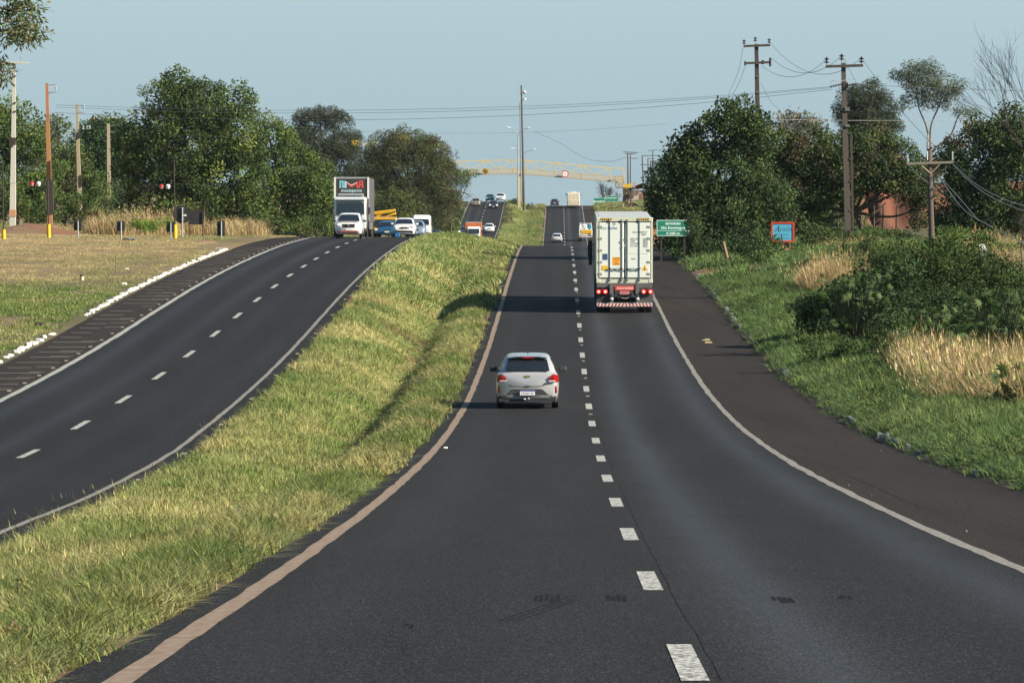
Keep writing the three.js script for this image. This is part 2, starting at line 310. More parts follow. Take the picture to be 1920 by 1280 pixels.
{ // curved end of the painted island on the left shoulder
  const mk = (pts, w) => { const pos = [], idx = []; pts.forEach(([u, d], i) => { const q = pts[Math.min(i + 1, pts.length - 1)], p = pts[Math.max(i - 1, 0)]; let tx = q[0] - p[0], td = q[1] - p[1]; const l = Math.hypot(tx, td); tx /= l; td /= l; for (const s of [-1, 1]) { const uu = u + s * td * w, dd = d - s * tx * w; pos.push(xL(dd) + uu, hL(dd) + .007, -dd); } if (i) { const a = 2 * i - 2; idx.push(a, a + 1, a + 2, a + 1, a + 3, a + 2); } }); const g = new THREE.BufferGeometry(); g.setAttribute('position', new THREE.Float32BufferAttribute(pos, 3)); g.setAttribute('uv', new THREE.Float32BufferAttribute(pos.flatMap((_, i) => i % 3 ? [] : [pos[i], pos[i + 2]]), 2)); g.setIndex(idx); g.computeVertexNormals(); return g; };
  part('island_line', mk([...Array(14)].map((_, i) => { const a = i / 13 * 2.4 - .2; return [-4.75 + .62 * Math.sin(a), 133.5 + 3.4 * Math.cos(a)]; }), .07), grimy, roadL);
  part('island_line', mk([[-3.6, 136.4], [-4.0, 136.6], [-4.4, 136.7]], .06), grimy, roadL);
}
{ // tyre scuffs on the right carriageway: rubber left on the stone
  const rub = phys(.015, .015, .016, 1, { specularIntensity: .1 });
  for (const [u, d, n, len] of [[-1.02, 37.2, 5, 1.1], [-.42, 37.2, 4, 1.0], [-1.95, 33, 2, .5], [.95, 37, 4, .8], [1.5, 37.3, 3, .6]])
    for (let i = 0; i < n; i++) part('tyre_scuff', strip(xR, hR, u + i * .045, u + i * .045 + .024 + .012 * rnd(), d - len / 2 + .5 * rnd(), d + len / 2 + .5 * rnd(), .2, .003), rub, roadR);
  // joints and cracks that wander through the asphalt, sealed dark
  const tar = phys(.014, .013, .013, .9, { specularIntensity: .15 }), drift = (u, a, f, s) => (d) => u + a * n3(d * f, s) + a * .4 * n3(d * f * 4, s + 3);
  for (const [u, a, w, d0, d1, s] of [[.15, .04, .007, 27, 84, 1], [.16, .04, .008, 84, 190, 2], [4.2, .5, .014, 60, 130, 3], [5.1, .4, .013, 90, 200, 4], [4.6, .6, .012, 130, 240, 6]]) part('crack', strip(xR, hR, drift(u, a, .12, s), (d) => drift(u, a, .12, s)(d) + w * (.6 + .8 * Math.abs(n3(d * .9, s))), d0, d1, .25, .003), tar, roadR);
  for (let i = 0; i < 14; i++) { const d = 45 * Math.exp(rnd() * 1.7), u0 = rr(3.75, 4.6), L = rr(.8, 2.2), k = rr(0, 9), N = 12, pos = [], idx = []; for (let q = 0; q <= N; q++) { const u = u0 + L * q / N, dd = d + .35 * n3(q * .45, k) + .5 * n3(q * .1, k + 5), w = .012 + .022 * Math.abs(n3(q, k)); for (const e of [-w, w]) pos.push(xR(dd) + u, hR(dd + e) + .003, -(dd + e)); if (q) { const a = 2 * q - 2; idx.push(a, a + 2, a + 1, a + 1, a + 2, a + 3); } } const g = new THREE.BufferGeometry(); g.setAttribute('position', new THREE.Float32BufferAttribute(pos, 3)); g.setIndex(idx); g.computeVertexNormals(); part('crack', g, tar, roadR); }
  for (let i = 0; i < 16; i++) { const d = 34 * Math.exp(rnd() * 1.4), s = rr(.01, .022); part('pebble', new THREE.IcosahedronGeometry(s, 0).translate(xR(d) + rr(3.8, 6.2), hR(d) + s * .4, -d), mat(.16, .15, .135, .95), roadR); }
  for (let i = 0; i < 3; i++) part('tyre_scuff', strip((d) => xR(d) - 1.25 + (d - 34) * .14 + i * .07, hR, 0, .02, 33.8, 38.2 - i * .6, .3, .003), rub, roadR);
  part('litter', rbox(.09, .04, .07, .015, at(835, 849, 95.3).x, hR(95.3) + .02, -95.3), mat(.75, .75, .72, .8), roadR);
  const spot = mat(.5, .4, .2, .9);
  for (const [u, d, w] of [[4.7, 171, .25], [4.62, 172.3, .3], [4.75, 173.2, .2], [4.66, 170.2, .28]]) part('yellow_mark', strip(xR, hR, u, u + w, d, d + .45, .2, .005), spot, roadR);
}

// ------------------------------------------------------------------ kerbs
const concrete = mat(.33, .31, .28, .9), limewash = (() => { const t = texture(128, 128, (x, y) => { const v = 236 + 30 * n3(x * .1, y * .1, 3) + (rnd() - .5) * 14; return [v, v, v * .98]; }); return new THREE.MeshStandardMaterial({ map: t, color: C(.72, .72, .70), roughness: .85, side: THREE.DoubleSide }); })();
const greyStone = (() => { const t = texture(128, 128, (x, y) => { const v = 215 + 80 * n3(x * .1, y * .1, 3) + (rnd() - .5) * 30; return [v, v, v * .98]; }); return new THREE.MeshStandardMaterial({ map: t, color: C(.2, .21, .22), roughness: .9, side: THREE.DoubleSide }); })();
const stoneGeos = [0, 1, 2, 3].map((k) => new RoundedBoxGeometry(.15 + .025 * k, .26, .9 - .12 * k, 2, .045));
{
  const k = thing('painted_kerb', 'whitewashed kerb of separate stones along the left shoulder', 'kerb', V(0, 0, 0), 0, null, 'structure');
  const put = (d, u, a) => { const m = part('kerb_stone', stoneGeos[Math.floor(rnd() * 4)], limewash, k); m.position.set(xL(d) + u + rr(-.04, .04), hL(d) - .035 + rr(-.06, .04), -d); m.rotation.set(rr(-.07, .07), a + rr(-.14, .14), rr(-.2, .2)); };
  for (let d = 146; d < 257; d += .97) if ((d < 168 || d > 178.5) && rnd() > .05 + .12 * (n3(d * .3, 4) > .2)) put(d, -6.02, 0);
  for (const [d, u, a] of [[257.6, -6.1, .35], [258.4, -6.4, .8]]) put(d, u, a);
}
{
  const k = thing('shaded_kerb', 'broken grey kerb stones half buried in grass along the right shoulder', 'kerb', V(0, 0, 0), 0, null, 'structure');
  for (let d = 58; d < 300; d += .98) {
    const keep = (d > 97 && d < 104) || (d > 144 && d < 150) || (d > 170 && d < 224 && rnd() > .5) || d > 262 || rnd() > .93;
    if (!keep) continue;
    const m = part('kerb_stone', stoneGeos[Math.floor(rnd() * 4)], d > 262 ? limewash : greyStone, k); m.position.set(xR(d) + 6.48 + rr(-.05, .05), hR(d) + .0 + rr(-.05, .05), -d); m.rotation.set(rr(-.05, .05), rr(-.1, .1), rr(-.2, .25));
  }
}
// ------------------------------------------------------------------ grass
function tuftGeo(n, r, h, w, lean, seeds = 0) {
  const pos = [], col = [];
  for (let i = 0; i < n; i++) {
    const from = pos.length, a = rr(0, 6.283), q = r * Math.sqrt(rnd()), b = rr(0, 6.283), bx = q * Math.cos(a), bz = q * Math.sin(a);
    const H = h * rr(.5, 1.15), k = lean * rr(.35, 1.4), L = H * k, dx = Math.cos(b), dz = Math.sin(b), sx = -dz * w * rr(.6, 1.3) / 2, sz = dx * w / 2;
    const P = (t, s) => [bx + dx * L * t * t + sx * s, H * t * (1 - .38 * k * t) - (t ? 0 : .03), bz + dz * L * t * t + sz * s];
    const A = P(0, -1), B = P(0, 1), M = P(.45, -.9), N = P(.45, .9), Q = P(.78, -.6), R = P(.78, .6), T = P(1, 0);
    pos.push(...A, ...B, ...N, ...A, ...N, ...M, ...M, ...N, ...R, ...M, ...R, ...Q, ...Q, ...R, ...T);
    if (seeds && rnd() < seeds) { const s = .04 + .05 * rnd(), z = w * 1.5; pos.push(T[0] - z, T[1] - s, T[2], T[0] + z, T[1] - s, T[2], T[0] + dx * .04, T[1] + s, T[2] + dz * .04); }
    const tg = rr(.5, 1.3), tr = tg * rr(.86, 1.16), tb = tg * rr(.8, 1.2); for (let v = from; v < pos.length; v += 3) col.push(tr, tg, tb);
  }
  const g = new THREE.BufferGeometry(); g.setAttribute('position', new THREE.Float32BufferAttribute(pos, 3)); g.setAttribute('color', new THREE.Float32BufferAttribute(col, 3)); g.computeVertexNormals(); return g;
}
const slopeN = (p) => { const e = .3, x = p.x, d = -p.z; return V(ground(d, x - e) - ground(d, x + e), 2 * e, -(ground(d - e, x) - ground(d + e, x))).normalize(); };
const UP = V(0, 1, 0), q2 = new THREE.Quaternion();
function scatter(parent, name, geos, m, list) {      // list of [pos, scale, colour, lean?]
  const per = geos.map(() => []); list.forEach((e) => per[Math.floor(rnd() * geos.length)].push(e));
  const q = new THREE.Quaternion(), e = new THREE.Euler(), mx = new THREE.Matrix4(), s = V(1, 1, 1);
  per.forEach((l, k) => {
    if (!l.length) return;
    const im = new THREE.InstancedMesh(geos[k], m, l.length); im.name = name; im.castShadow = im.receiveShadow = true;
    l.forEach(([p, sc, c, tilt = .15], i) => { q.setFromEuler(e.set(rr(-tilt, tilt) * .5, rr(0, 6.283), rr(-tilt, tilt) * .5)); q.premultiply(q2.setFromUnitVectors(UP, slopeN(p))); s.set(sc[0], sc[1], sc[0]); im.setMatrixAt(i, mx.compose(p, q, s)); im.setColorAt(i, c); });
    im.userData.kind = 'stuff'; parent.add(im);
  });
}
const bladeMat = leafMat(1, 1, 1, .28); bladeMat.vertexColors = true;
const GREEN = [C(.15, .23, .045), C(.20, .27, .062), C(.095, .17, .034), C(.25, .30, .095)], STRAW = [C(.46, .40, .17), C(.52, .46, .22), C(.38, .36, .13), C(.36, .39, .13)];
const TAN = [C(.56, .43, .23), C(.60, .48, .27), C(.38, .27, .14), C(.42, .36, .17)];
const turfC = (k) => GREEN[Math.floor(rnd() * 4)].clone().lerp(TAN[Math.floor(rnd() * 2)], clamp(k + rr(-.15, .1), 0, 1)).multiplyScalar(rr(.92, 1.1));
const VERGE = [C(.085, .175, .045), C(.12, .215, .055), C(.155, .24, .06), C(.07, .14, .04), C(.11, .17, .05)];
const mixC = (k, dark = 1) => { const a = GREEN[Math.floor(rnd() * 4)], b = STRAW[Math.floor(rnd() * 4)]; return a.clone().lerp(b, clamp(k + rr(-.22, .22), 0, 1)).multiplyScalar(rr(.8, 1.15) * dark); };
const nearTufts = [0, 1, 2, 3].map(() => tuftGeo(76, .27, .31, .009, 1.15)), midTufts = [0, 1, 2].map(() => tuftGeo(60, .44, .32, .017, 1.1)), farTufts = [0, 1].map(() => tuftGeo(54, .85, .4, .04, 1));
const turfTufts = [0, 1].map(() => tuftGeo(70, .7, .1, .022, 1.1)), longTufts = [0, 1].map(() => tuftGeo(10, .2, .6, .006, .9, .3));
const medianWeeds = [];
{
  const g = thing('median_grass', 'uncut green and straw-coloured grass filling the ditch of the median', 'grass', V(0, 0, 0), 0, null, 'stuff');
  const near = [], mid = [], far = [], tall = [];
  const fill = (d0, d1, dens, list, sc) => {
    for (let d = d0; d < d1; d += .5) {
      const m_ = d < 75 ? .16 : d < 200 ? .26 : .45, a = gapL(d) + 3.85 + m_, b = -3.66 - m_, n = dens(d) * .5 * (b - a);
      for (let i = 0; i < n; i++) {
        const dd = d + rnd() * .5, t = rnd(), u = lerp(a, b, t), x = xR(dd) + u, edge = Math.min(t, 1 - t) * (b - a);
        if (edge < .3 * (1 + 1.4 * n3(dd * .9, t < .5 ? 3 : 8)) * rnd() + (t > .5 ? .1 : .03)) continue;
        const lush = fbm(x * .35, dd * .12, 12), k = dryness(dd, x) - .1 + (t < .45 ? .1 : .04) * n3(dd * .3, x);
        const ditch = t > .5 && t < .7 && dd > 70 && dd < 250;
        if (ditch && n3(dd * .12, 5) > .12 && Math.abs(t - .6) < .035) continue;      // bare bed of the ditch
        const hgt = (t < .5 && dd < 95 ? .8 : 1) * (t > .48 && t < .72 && dd > 66 && dd < 250 ? .55 : 1) * sc(dd) * (.55 + .5 * clamp(edge / .7, 0, 1)) * (1 + .45 * lush) * rr(.75, 1.2);
        let c = mixC(lush > .14 ? k * .15 : k + .06);
        if (dd > 165 && dd < 196 && n3(dd * .12 + 2, x * .4) > .42 && rnd() < .5) c = C(.26, .16, .085).multiplyScalar(rr(.7, 1.2));
        list.push([V(x, ground(dd, x), -dd), [sc(dd) * rr(.8, 1.2), hgt], c, .3]);
      }
    }
  };
  fill(24, 75, (d) => 40 * Math.min(1, 42 / d), near, () => 1);
  fill(75, 200, (d) => 19 * Math.min(1, 95 / d), mid, () => 1);
  fill(200, 350, () => 4.2, far, () => .95); fill(655, 935, () => 2.6, far, () => 1.1);
  for (let i = 0; i < 900; i++) { const d = rr(26, 120), t = rr(.02, .55), a = gapL(d) + 4.05, x = xR(d) + lerp(a, -4.1, t); if (fbm(x * .35, d * .16, 12) < .1) tall.push([V(x, ground(d, x), -d), [1, rr(.7, 1.2)], mixC(.75), .3]); }
  for (let i = 0; i < 700; i++) { const d = 26 * Math.exp(rnd() * 2), a = gapL(d) + 4.2, x = xR(d) + lerp(a, -4.1, rr(0, .95)); if (n3(x * .5, d * .1, 41) < .12) continue; medianWeeds.push([V(x, ground(d, x) + rr(.04, .2), -d), rr(.08, .2)]); }
  scatter(g, 'grass_tufts', nearTufts, bladeMat, near); scatter(g, 'grass_tufts', midTufts, bladeMat, mid); scatter(g, 'grass_tufts', farTufts, bladeMat, far); scatter(g, 'grass_stalks', longTufts, bladeMat, tall);
}
{
  const g = thing('roadside_turf', 'short worn turf, half dried out, on the flat ground left of the highway', 'grass', V(0, 0, 0), 0, null, 'stuff'), list = [], far = [];
  for (let d = 140; d < 336; d += 1) {
    const n = 46 * 16 * Math.min(1, 190 / d) * .2, xe = xL(d) - 6.2;
    for (let i = 0; i < n; i++) {
      const w = 42 * rnd(), dd = d + rnd(), x = xe - w - .35; if (x < -960 / F * dd * 1.06) continue;
      if (d > 258 && d < 300 && w < 1.7) continue;
      const k = dryness(dd, x), bare = n3(x * .3, dd * .2, 20) + .35 * k; if (bare > .3 && rnd() < .75) continue;
      if (dd > 172 && dd < 178 && w > 1.2 && rnd() < .93) continue;
      if (Math.exp(-(((x + 33.5) ** 2) / 14) - ((dd - 320) ** 2) / 60) > .3 && rnd() < .85) continue;
      const tall = w < .5 ? 1.5 : 1 + 1.1 * (1 - smoothstep(dd, 188, 225)) * rnd();
      list.push([V(x, ground(dd, x), -dd), [rr(.7, 1.2), tall * rr(.5, 1.1) * (dd > 200 ? .6 : 1)], turfC(k), .15]);
    }
  }
  for (let i = 0; i < 1200; i++) { const d = rr(336, 420), x = -rr(14, 55) * d / 300; far.push([V(x, ground(d, x), -d), [1.4, rr(.8, 1.4)], mixC(.45), .3]); }
  for (let i = 0; i < 650; i++) { const d = rr(640, 930), x = xL(d) - 6.2 - 16 * rnd() ** 1.5; far.push([V(x, ground(d, x), -d), [1.6, rr(.8, 1.5)], mixC(.35), .3]); }
  scatter(g, 'grass_tufts', turfTufts, bladeMat, list); scatter(g, 'grass_tufts', farTufts, bladeMat, far);
}
let vergeWeeds;
{
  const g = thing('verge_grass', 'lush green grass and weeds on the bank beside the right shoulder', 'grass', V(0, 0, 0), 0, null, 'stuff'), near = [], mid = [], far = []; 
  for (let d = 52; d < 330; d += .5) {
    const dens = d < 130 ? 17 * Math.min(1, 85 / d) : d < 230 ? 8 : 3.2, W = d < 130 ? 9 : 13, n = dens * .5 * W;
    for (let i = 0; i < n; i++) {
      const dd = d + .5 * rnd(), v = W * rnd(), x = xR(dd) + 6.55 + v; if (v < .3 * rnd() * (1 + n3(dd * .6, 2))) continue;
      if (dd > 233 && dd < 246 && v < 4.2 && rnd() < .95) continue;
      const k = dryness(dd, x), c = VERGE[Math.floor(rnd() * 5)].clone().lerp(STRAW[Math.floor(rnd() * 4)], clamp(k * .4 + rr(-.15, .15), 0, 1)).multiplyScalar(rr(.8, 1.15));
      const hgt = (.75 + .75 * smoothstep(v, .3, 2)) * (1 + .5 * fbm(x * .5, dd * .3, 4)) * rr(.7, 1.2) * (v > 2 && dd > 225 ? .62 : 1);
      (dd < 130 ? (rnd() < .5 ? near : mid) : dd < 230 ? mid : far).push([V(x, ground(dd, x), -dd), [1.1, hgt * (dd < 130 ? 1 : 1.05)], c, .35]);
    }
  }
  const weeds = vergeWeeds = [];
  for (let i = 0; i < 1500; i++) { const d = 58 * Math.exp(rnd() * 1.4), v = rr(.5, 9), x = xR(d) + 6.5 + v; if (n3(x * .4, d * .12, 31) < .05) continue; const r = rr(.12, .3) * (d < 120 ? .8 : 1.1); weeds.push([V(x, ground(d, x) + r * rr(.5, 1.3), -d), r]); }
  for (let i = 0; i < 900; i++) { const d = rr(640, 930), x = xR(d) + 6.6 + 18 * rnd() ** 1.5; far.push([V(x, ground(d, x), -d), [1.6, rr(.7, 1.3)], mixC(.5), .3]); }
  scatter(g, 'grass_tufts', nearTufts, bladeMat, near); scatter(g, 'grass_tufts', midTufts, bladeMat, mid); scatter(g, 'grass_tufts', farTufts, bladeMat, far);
}
// ------------------------------------------------------------------ tall dry grass
const reedTufts = [0, 1, 2].map(() => tuftGeo(48, .42, 1.2, .012, .6, .25)), caneTufts = [0, 1, 2].map(() => tuftGeo(80, .9, 2.1, .024, .55, .2));
const REED = [C(.50, .38, .20), C(.58, .45, .25), C(.40, .29, .15), C(.52, .42, .21), C(.36, .31, .14)];
function dryGrass(label, spots, geos, n, hs = 1, green = .06) {
  const g = thing('dry_grass', label, 'dry grass', V(0, 0, 0), 0, null, 'stuff'), list = [];
  for (const [px, d, rx, rz, h = 1] of spots) for (let i = 0; i < n * rx * rz; i++) {
    const a = rr(0, 6.283), q = Math.sqrt(rnd()), x = (px - 960) / F * d + q * rx * Math.cos(a), z = d + q * rz * Math.sin(a);
    list.push([V(x, ground(z, x), -z), [rr(.8, 1.2), h * hs * rr(.6, 1.15)], rnd() < green ? mixC(.1) : REED[Math.floor(rnd() * 4)].clone().multiplyScalar(rr(.75, 1.2)), .22]);
  }
  scatter(g, 'dry_stalks', geos, bladeMat, list);
}
dryGrass('tall straw-coloured dry grass on the slope at the right edge below the dark trees', [[1850, 122, 1.7, 8, 1.25], [1770, 133, 1.1, 5, 1.15], [1915, 112, 1.0, 5, 1.1], [1720, 140, .6, 3, 1.25], [1800, 116, .7, 3, .8]], reedTufts, 11, 1, .22);
dryGrass('clump of pale dry grass beside the mown bank below the blue board', [[1560, 204, 1.15, 4, 1.6], [1528, 208, .7, 3, 1.1], [1592, 212, .8, 3, 1.2]], reedTufts, 15);
dryGrass('dry yellow grass on the rise behind the short wooden pole', [[1885, 226, 1.6, 6, .9], [1600, 262, 2.2, 5, .55], [1690, 245, 1.2, 4, .6], [1850, 238, 2, 5, 1.1]], reedTufts, 6, 1, .35);
dryGrass('broad bank of tall straw-coloured cane grass below the big tree on the left', [[255, 334, 3.6, 5, 1.0], [330, 337, 2.2, 5, 1.15], [390, 336, 1.0, 4, .75], [205, 332, 1.0, 3, .7], [120, 332, 1.6, 3, .35]], caneTufts, 3.6, 1, .08);
dryGrass('straw-coloured cane grass beside the bend of the whitewashed kerb', [[462, 333, 1.5, 5, .62], [430, 331, .8, 3, .6], [490, 338, .6, 3, .45]], caneTufts, 4.5, 1, .1);

// ------------------------------------------------------------------ trees
function clumpGeo(n, leaf, ratio, droop = 0) {         // leaves spread through a ball of radius one
  const pos = [], col = [];
  for (let i = 0; i < n; i++) {
    const p = V(rr(-1, 1), rr(-1, 1), rr(-1, 1)); if (p.length() > 1) p.multiplyScalar(1 / p.length() * rr(.6, 1)); p.y *= .75;
    const a = V(rr(-1, 1), rr(-.7, .8) - droop, rr(-1, 1)).normalize(), b = V(rr(-1, 1), rr(-1, 1), rr(-1, 1)).cross(a).normalize(), L = leaf * rr(.7, 1.3), w = L * ratio;
    const t = p.clone().addScaledVector(a, L), m1 = p.clone().addScaledVector(a, L * .45).addScaledVector(b, w / 2), m2 = p.clone().addScaledVector(a, L * .45).addScaledVector(b, -w / 2);
    const fold = a.clone().cross(b).multiplyScalar(w * .25); m1.add(fold); m2.add(fold);
    const k = rr(.65, 1.35), tr = k * rr(.85, 1.2); for (const q of [p, m1, t, p, t, m2]) { pos.push(q.x, q.y, q.z); col.push(tr, k, k * rr(.85, 1.15)); }
  }
  const g = new THREE.BufferGeometry(); g.setAttribute('position', new THREE.Float32BufferAttribute(pos, 3)); g.setAttribute('color', new THREE.Float32BufferAttribute(col, 3)); g.computeVertexNormals(); return g;
}
const CLUMPS = { broad: [0, 1, 2].map(() => clumpGeo(88, .31, .5)), fine: [0, 1, 2].map(() => clumpGeo(100, .26, .4)), feather: [0, 1, 2].map(() => clumpGeo(70, .48, .2, .5)), sparse: [0, 1].map(() => clumpGeo(9, .55, .4, .2)) };
const crownMat = leafMat(1, 1, 1, .32); crownMat.vertexColors = true;
const  barkMat = (() => { const t = texture(128, 128, (x, y) => { const v = 200 + 90 * n3(x * .15, y * .03, 3) + (rnd() - .5) * 40; return [v, v * .97, v * .93]; }); return new THREE.MeshStandardMaterial({ map: t, color: C(.13, .1, .075), roughness: .95, side: THREE.DoubleSide }); })();
const paleBark = mat(.36, .32, .27, .9);
// crown given as ellipsoids [px, py, rx, ry] in photograph pixels at distance d, each with a depth of its own
function crownPoints(d, blobs, dens, size, size_ = true) {
  if (size_) size *= 1.42;
  const out = [], k = d / F;
  for (const [px, py, rx, ry, dz = 0, zf = 1] of blobs) {
    const c = at(px, py, d); c.z -= dz; const ax = rx * k, ay = ry * k, az = Math.max(ax, ay) * .9 * zf, s0 = rr(0, 100);
    const n = dens * (size_ ? .48 : 1) * (ax * ay + ay * az + ax * az) * 1.15;
    for (let i = 0; i < n; i++) {
      const v = V(rr(-1, 1), rr(-1, 1), rr(-1, 1)); if (v.length() > 1 || v.length() < .05) { i--; continue; } v.normalize();
      const bump = 1 + .25 * fbm(v.x * 2.4 + s0, v.y * 2.4 + v.z * 1.7, s0) , q = (rnd() < .8 ? rr(.72, 1.0) : rr(.25, .8)) * bump;
      if (n3(v.x * 3.1 + s0, v.y * 3.1, v.z * 3.1) > .42 && q > .78) continue;       // gaps between the boughs
      out.push([V(c.x + v.x * ax * q, c.y + v.y * ay * q, c.z + v.z * az * q), size * rr(.7, 1.25)]);
    }
  }
  return out;
}
function limb(pts, r0, r1, s = 6) {
  const c = new THREE.CatmullRomCurve3(pts), n = Math.max(3, pts.length * 3), rings = [];
  for (let i = 0; i <= n; i++) { const p = c.getPoint(i / n), t = c.getTangent(i / n), r = lerp(r0, r1, i / n), u = V(0, 0, 1).cross(t).normalize(), w = t.clone().cross(u); rings.push([...Array(s)].map((_, j) => { const a = j / s * 6.283; return [p.x + r * (Math.cos(a) * u.x + Math.sin(a) * w.x), p.y + r * (Math.cos(a) * u.y + Math.sin(a) * w.y), p.z + r * (Math.cos(a) * u.z + Math.sin(a) * w.z)]; })); }
  return loft(rings, { crease: 1.5 });
}
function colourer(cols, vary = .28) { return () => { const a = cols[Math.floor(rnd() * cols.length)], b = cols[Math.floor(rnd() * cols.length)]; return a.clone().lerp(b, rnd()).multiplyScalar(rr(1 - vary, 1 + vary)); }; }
function instCrown(parent, name, geos, l, colour, m = crownMat) {
  const q = new THREE.Quaternion(), e = new THREE.Euler(), mx = new THREE.Matrix4(), s = V(1, 1, 1), im = new THREE.InstancedMesh(geos[Math.floor(rnd() * geos.length)], m, l.length);
  im.name = name; im.castShadow = im.receiveShadow = true; im.userData.kind = 'stuff';
  l.forEach(([p, r], i) => { q.setFromEuler(e.set(rr(-.9, .9), rr(0, 6.283), rr(-.9, .9))); s.setScalar(r); im.setMatrixAt(i, mx.compose(p, q, s)); im.setColorAt(i, colour(p)); }); parent.add(im);
}
function tree(name, label, category, d, base, blobs, o = {}) {
  const { cols, kind = 'broad', dens = 5.2, size = .55, bark = barkMat, trunkR = .22, group, limbs = true, extra, noTrunk, noMain } = o;
  const foot = onGround(base, d, .2);
  const t = thing(name, label, category, foot, 0, group), off = foot.clone().negate();
  const pts = crownPoints(d, blobs, dens, size); pts.forEach(([p]) => p.add(off));
  if (!noTrunk) {
    const s = S(); const mid = blobs.reduce((a, b) => a.add(at(b[0], b[1], d)), V(0, 0, 0)).multiplyScalar(1 / blobs.length).add(off);
    const fork = V(mid.x * .35, Math.max(1.2, mid.y * .42), mid.z * .3);
    if (!noMain) s.add(limb([V(0, -.3, 0), V(fork.x * .3 + .1, fork.y * .5, fork.z * .3), fork], trunkR, trunkR * .7, 8));
    if (limbs) for (const b of blobs) { const q = at(b[0], b[1], d).add(off); q.z -= b[4] || 0; const m = fork.clone().lerp(q, .5).add(V(rr(-.4, .4), rr(-.5, .2), rr(-.4, .4))); s.add(limb([fork, m, q], trunkR * .5, trunkR * .12));
      for (let i = 0; i < 3; i++) { const e = q.clone().add(V(rr(-1, 1) * b[2] * d / F * .9, rr(-.2, .9) * b[3] * d / F, rr(-1, 1) * b[2] * d / F * .7)); s.add(limb([m.clone().lerp(q, .5), q.clone().lerp(e, .5).add(V(rr(-.2, .2), rr(-.2, .2), 0)), e], trunkR * .2, trunkR * .05, 4)); } }
    if (extra) extra(s, off);
    s.build('trunk', bark, t);
  }
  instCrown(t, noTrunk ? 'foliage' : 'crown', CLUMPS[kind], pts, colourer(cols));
  if (o.flowers) instCrown(t, kind === 'broad' && name === 'pod_tree' ? 'seed_pods' : 'blossom', CLUMPS.sparse, crownPoints(d, o.flowers[0], o.flowers[2] ?? 2.2, .5, false).map(([p, r]) => [p.add(off), r]), colourer(o.flowers[1]));
  return t;
}
const DARK = [C(.036, .07, .02), C(.055, .10, .025), C(.075, .125, .03), C(.03, .058, .02)];
const MID = [C(.085, .145, .034), C(.12, .19, .042), C(.06, .105, .027), C(.165, .22, .052)];
const LIGHT = [C(.12, .17, .035), C(.09, .14, .03), C(.16, .19, .045)];
const BROWNISH = [C(.085, .10, .038), C(.07, .095, .03), C(.12, .115, .05), C(.05, .075, .025), C(.09, .125, .032), C(.06, .09, .026)];
const BLUISH = [C(.035, .055, .028), C(.05, .07, .035), C(.065, .08, .04)];
const PODS = [C(.06, .10, .026), C(.095, .135, .034), C(.13, .088, .052), C(.045, .075, .022), C(.075, .12, .03), C(.065, .105, .027)];

instCrown(scene.children.find((o) => o.name === 'verge_grass'), 'weeds', CLUMPS.broad, vergeWeeds, colourer([C(.05, .10, .025), C(.08, .14, .035), C(.035, .07, .02), C(.12, .15, .05)]));
instCrown(scene.children.find((o) => o.name === 'median_grass'), 'weeds', CLUMPS.broad, medianWeeds, colourer([C(.10, .19, .035), C(.14, .24, .05), C(.2, .2, .07), C(.26, .2, .1)]));
// left of the highway
tree('broadleaf_tree', 'dense green tree behind the white pole at the left edge', 'tree', 372, 30, [[-20, 265, 70, 85], [45, 255, 55, 60], [70, 300, 55, 60], [10, 340, 80, 75], [-10, 205, 45, 35], [60, 380, 60, 45]], { cols: MID });
tree('broadleaf_tree', 'dull green tree behind the orange-brown pole, its top sloping down to the right', 'tree', 384, 120, [[100, 290, 40, 55], [135, 335, 45, 60], [95, 370, 60, 55], [165, 375, 45, 55], [105, 240, 22, 24]], { cols: [...MID, ...BROWNISH] });
tree('flowering_tree', 'far round tree with orange blossom on its crown beside the big tree', 'tree', 530, 190, [[175, 285, 50, 55], [215, 275, 50, 50], [150, 320, 40, 40], [205, 340, 55, 50], [188, 250, 50, 30]], { cols: [C(.035, .085, .03), C(.05, .11, .035)], size: .8, dens: 4.5, flowers: [[[200, 228, 28, 9, 8], [172, 224, 18, 6, 8], [184, 238, 14, 9, 10]], [C(.5, .25, .02), C(.55, .33, .04)], 9] });
tree('broadleaf_tree', 'tallest tree on the left, a broad dark green crown above the cane grass', 'tree', 338, 345, [[330, 205, 75, 68], [405, 205, 72, 62], [280, 265, 62, 70], [440, 265, 60, 70], [360, 270, 95, 80], [300, 335, 80, 75], [400, 335, 95, 80], [245, 300, 34, 55], [465, 330, 40, 70], [340, 390, 110, 45], [440, 400, 60, 40], [332, 165, 40, 30]], { cols: [...DARK, ...MID], trunkR: .45, dens: 6, size: .52 });
tree('broadleaf_tree', 'lighter green tree beside the oncoming box truck, right of the tallest tree', 'tree', 366, 540, [[515, 275, 42, 55], [545, 320, 48, 62], [585, 345, 42, 60], [525, 365, 50, 60], [575, 400, 50, 45], [612, 385, 26, 52], [500, 400, 35, 40], [500, 235, 22, 22]], { cols: MID, dens: 6 });
tree('umbrella_tree', 'far grey-green umbrella-shaped tree rising behind the lighter green trees', 'tree', 640, 620, [[600, 216, 46, 13], [572, 226, 30, 12], [628, 228, 32, 14], [560, 250, 36, 16], [610, 268, 62, 30], [650, 268, 34, 26], [590, 290, 60, 30], [655, 300, 38, 36], [620, 330, 60, 40]], { cols: BLUISH, dens: 5.5, size: .62, trunkR: .4, kind: 'fine' });
